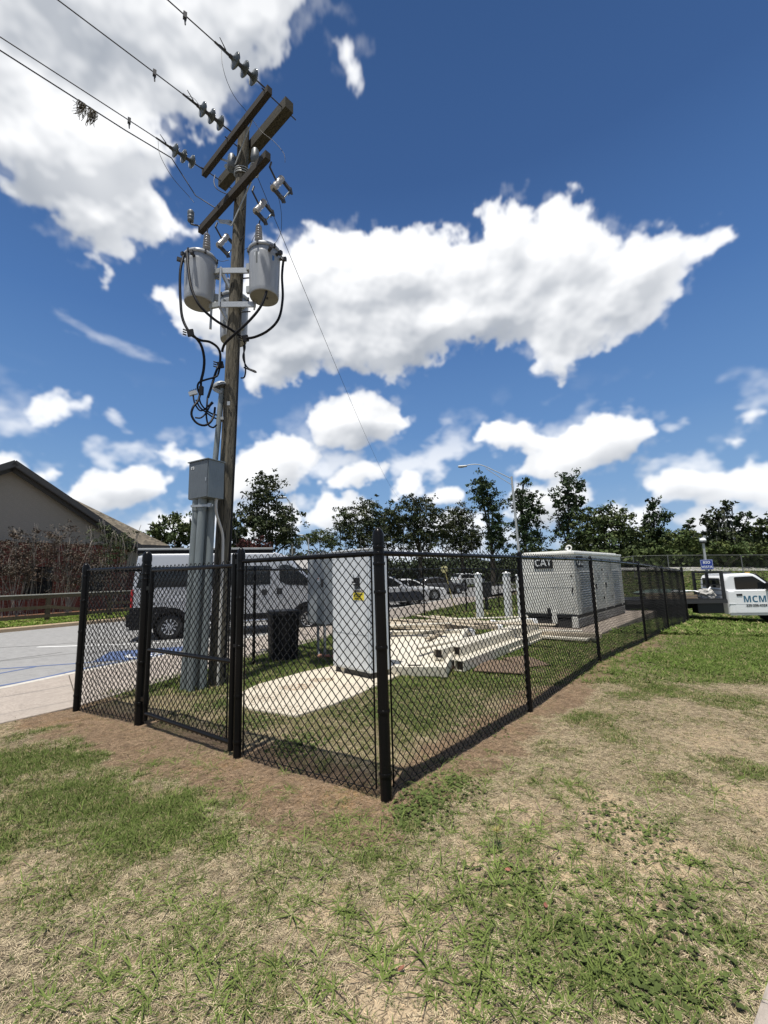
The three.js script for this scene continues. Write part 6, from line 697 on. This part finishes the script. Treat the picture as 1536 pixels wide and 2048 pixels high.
{
  const green = [], green2 = [], straw = [], far = [], r = rng(31);
  const gcol = (q, dry) => { const v = .68 + r() * .7, w = dry ? r() < .34 : r() < .12, lush = q.far; return w ? [.27 * v, .225 * v, .12 * v] : [lerp(.098, .094, lush) * v, lerp(.132, .140, lush) * v, lerp(.034, .028, lush) * v]; };
  for (let i = 0; i < 520000; i++) { // near lawn
    const z = -1.3 - 5.6 * Math.pow(r(), .8), x = (r() - .5) * 2.1 * (-z * .95 + .35); if (paved(x, z) || onPad(x, z)) continue; const q = zone(x, z);
    const g = Math.pow(q.green * (1 - .22 * sstep(-3.4, -2.2, z)), 1.8) * (1 - q.sand * .7), d = .015 + .985 * g; const k = r();
    if (k < d * .72) { const s = (.50 + r() * .62) * (q.green > .5 ? 1 : .85), c = gcol(q, q.green < .75); (r() < .5 ? green : green2).push([x, H(x, z) - .004, z, s, s * (.55 + r() * .55) * (.75 + q.green * .5), (r() - .5) * .5, r() * 6.28, (r() - .5) * .5, ...c]); }
    else if (k > .60 && r() > q.green * .9 && !(q.sand > .4 && r() < .75)) { const v = .35 + r() * 1.15, s = .45 + r() * .8, t = q.mulch > .5 ? [.30, .215, .14] : [.42, .345, .225]; straw.push([x, H(x, z) + .003 + r() * .006, z, s, s, (r() - .5) * .25, r() * 6.28, (r() - .5) * .35, t[0] * v, t[1] * v, t[2] * v]); }
  }
  for (let i = 0; i < 130000; i++) { // enclosure and middle distance
    const z = -6.5 - 9 * r(), x = -4.5 + r() * (5.5 - z * 1.05); if (paved(x, z) || onPad(x, z) || inPoly(genPoly, x, z)) continue; const q = zone(x, z); if (r() > .12 + q.green * .9) continue; const s = (1.25 + r() * 1.0), c = gcol(q, q.inside && r() < .4); (r() < .5 ? green : green2).push([x, H(x, z) - .005, z, s, s * (.45 + r() * .45), (r() - .5) * .5, r() * 6.28, (r() - .5) * .5, ...c]); }
  for (let i = 0; i < 70000; i++) { // open field on the right and strips beyond the lot
    const z = -12 - 26 * Math.pow(r(), 1.4), x = (i % 5 ? 6 + r() * (-z * 1.1 + 4) : -4 + r() * (-z * .6)); if (roadSide(x, z) > -1.2 || inPoly(genPoly, x, z)) continue; const s = 1.8 + r() * 2.2 - z * .02, c = gcol({ far: .8 }, false); far.push([x, H(x, z, false) - .01, z, s, s * (.35 + r() * .35), (r() - .5) * .5, r() * 6.28, (r() - .5) * .5, ...c]); }
  for (let i = 0; i < 26000; i++) { const s = -8 + r() * 34, o = .45 + r() * 4.2, p = kp(s, o), k = 1.8 + r() * 1.6, c = gcol({ far: .9 }, false); far.push([p[0], .045, p[1], k, k * (.4 + r() * .4), (r() - .5) * .5, r() * 6.28, (r() - .5) * .5, c[0] * 1.25, c[1] * 1.25, c[2]]); }
  scatter('lawn_grass', 'patchy green lawn grass on both sides of the fence', tuft(8, .056, .0042, .8), green); scatter('lawn_grass_001', 'finer blades of the patchy lawn grass', tuft(7, .046, .0036, 1.1), green2);
  scatter('field_grass', 'grass of the open field and of the verges', tuft(7, .066, .0075, .7), far);
  const st = bladeGeo([[0, .036, .0022, 1.5, .1], [2.2, .028, .002, 1.45, .2, .012, .006], [4.1, .032, .0022, 1.5, .05, -.01, .012], [1.2, .022, .0024, 1.5, .0, -.014, -.012]]); scatter('dry_straw', 'dry straw and clippings lying on the bare soil', st, straw);
}
{ // star-shaped crab grass clumps standing out on the sandy ground, and broad-leaved weeds in mats
  const r = rng(88), list = [], star = bladeGeo(Array.from({ length: 15 }, (_, i) => [i / 15 * 6.283 + rg() * .5, .075 + rg() * .075, .0062, .75 + rg() * .6, .35 + rg() * .4, 0, 0]));
  const spots = GZ.green.filter(b => b[1] > -4.2); for (let i = 0; i < 1300; i++) { const b = spots[Math.floor(r() * spots.length)], x = b[0] + (r() + r() - 1) * .55, z = b[1] + (r() + r() - 1) * .5; if (z > -1.2 || paved(x, z)) continue; const v = .75 + r() * .6, s = .45 + r() * .75; list.push([x, H(x, z), z, s, s * (.6 + r() * .5), (r() - .5) * .3, r() * 6.28, (r() - .5) * .3, .108 * v, .142 * v, .036 * v]); }
  scatter('crab_grass', 'star shaped clumps of crab grass on the sandy ground', star, list);
  const lf = (() => { const pos = [], idx = []; let v = 0; for (let k = 0; k < 6; k++) { const a = k * 1.047 + rg() * .4, L = .026 + rg() * .014, dx = Math.cos(a), dz = Math.sin(a), w = L * .42; pos.push(0, .004, 0, dx * L * .5 - dz * w, .012, dz * L * .5 + dx * w, dx * L * .5 + dz * w, .012, dz * L * .5 - dx * w, dx * L, .008, dz * L); idx.push(v, v + 1, v + 2, v + 1, v + 3, v + 2); v += 4; } const g = new THREE.BufferGeometry(); g.setAttribute('position', new THREE.Float32BufferAttribute(pos, 3)); g.setIndex(idx); g.computeVertexNormals(); return g; })();
  const wl2 = [], mats = [[.98, -1.98, .24, 170], [.86, -2.16, .22, 50], [1.36, -2.3, .26, 100], [1.22, -2.05, .26, 60], [.22, -3.40, .26, 190], [.46, -3.62, .32, 160], [.10, -3.2, .24, 110], [1.5, -3.0, .4, 120], [.7, -2.4, .5, 120], [-1.0, -8.6, .7, 900], [-1.9, -8.0, .9, 900], [-.9, -4.55, .4, 330], [-.2, -5.6, .7, 700], [.6, -5.6, .9, 900], [.2, -6.6, .8, 700], [-1.6, -5.3, .5, 300], [-2.2, -6.0, .5, 350], [1.5, -6.8, 1.0, 700], [3.2, -8.6, 1.0, 600]];
  for (const [cx, cz, rad, n] of mats) for (let i = 0; i < n * 1.7; i++) { const a = r() * 6.28, d = Math.pow(r(), .75) * rad * (.6 + .8 * Math.abs(nz(Math.cos(a) * 2 + cx, 1, Math.sin(a) * 2))), x = cx + Math.cos(a) * d, z = cz + Math.sin(a) * d * 1.2; if (onPad(x, z) || paved(x, z)) continue; const v = .7 + r() * .7, s = .22 + r() * .34; wl2.push([x, H(x, z) + r() * .018, z, s, s, (r() - .5) * 1.1, r() * 6.28, (r() - .5) * 1.1, .072 * v, .095 * v, .028 * v]); }
  scatter('leafy_weeds', 'mats of small broad leaved weeds', lf, wl2);
}
{ // a few fallen leaves
  [[.62, -2.62, [.26, .10, .06], 'reddish fallen leaf on the sand right of the tall weed'], [.73, -2.36, [.22, .08, .05], 'dark red fallen leaf beside the weed mat'], [.56, -2.37, [.62, .52, .25], 'pale yellow fallen leaf left of the weed mat'], [.02, -2.05, [.24, .10, .06], 'small reddish fallen leaf near the bottom of the lawn']].forEach(([x, z, c, l], i) => { const g = extr(smoothShape([[-.02, 0], [0, .012], [.022, 0], [0, -.012]], .008), .002); g.rotateX(-Math.PI / 2 + .3); const m = solo('fallen_leaf', g, std(...c, .7), l, 'leaf', 'fallen leaves'); m.position.set(x, H(x, z) + .022, z); m.rotation.y = i * 1.3; });
  const t = thing('tall_weed', 'single upright weed with yellowish tips on the sandy ground', 'weed', [.62, H(.62, -2.86), -2.86]); const gs = bladeGeo(Array.from({ length: 26 }, (_, i) => [i * 2.4, .05 + rg() * .05, .006, .5 + rg() * .6, .4, 0, 0])); part('leaves', gs, std(.10, .14, .04, .7), t); part('stem', rod([0, 0, 0], [.005, .12, 0], .004, .002, 5), std(.12, .15, .05, .8), t); const g2 = bladeGeo(Array.from({ length: 22 }, (_, i) => [i * 2.4, .03 + rg() * .03, .005, .4 + rg() * .7, .3, 0, 0])); g2.translate(.004, .085, 0); part('tip', g2, std(.26, .22, .06, .7), t);
}
scene.traverse(o => { if (o.isMesh) { o.castShadow = true; o.receiveShadow = true; } });
renderer.render(scene, camera);
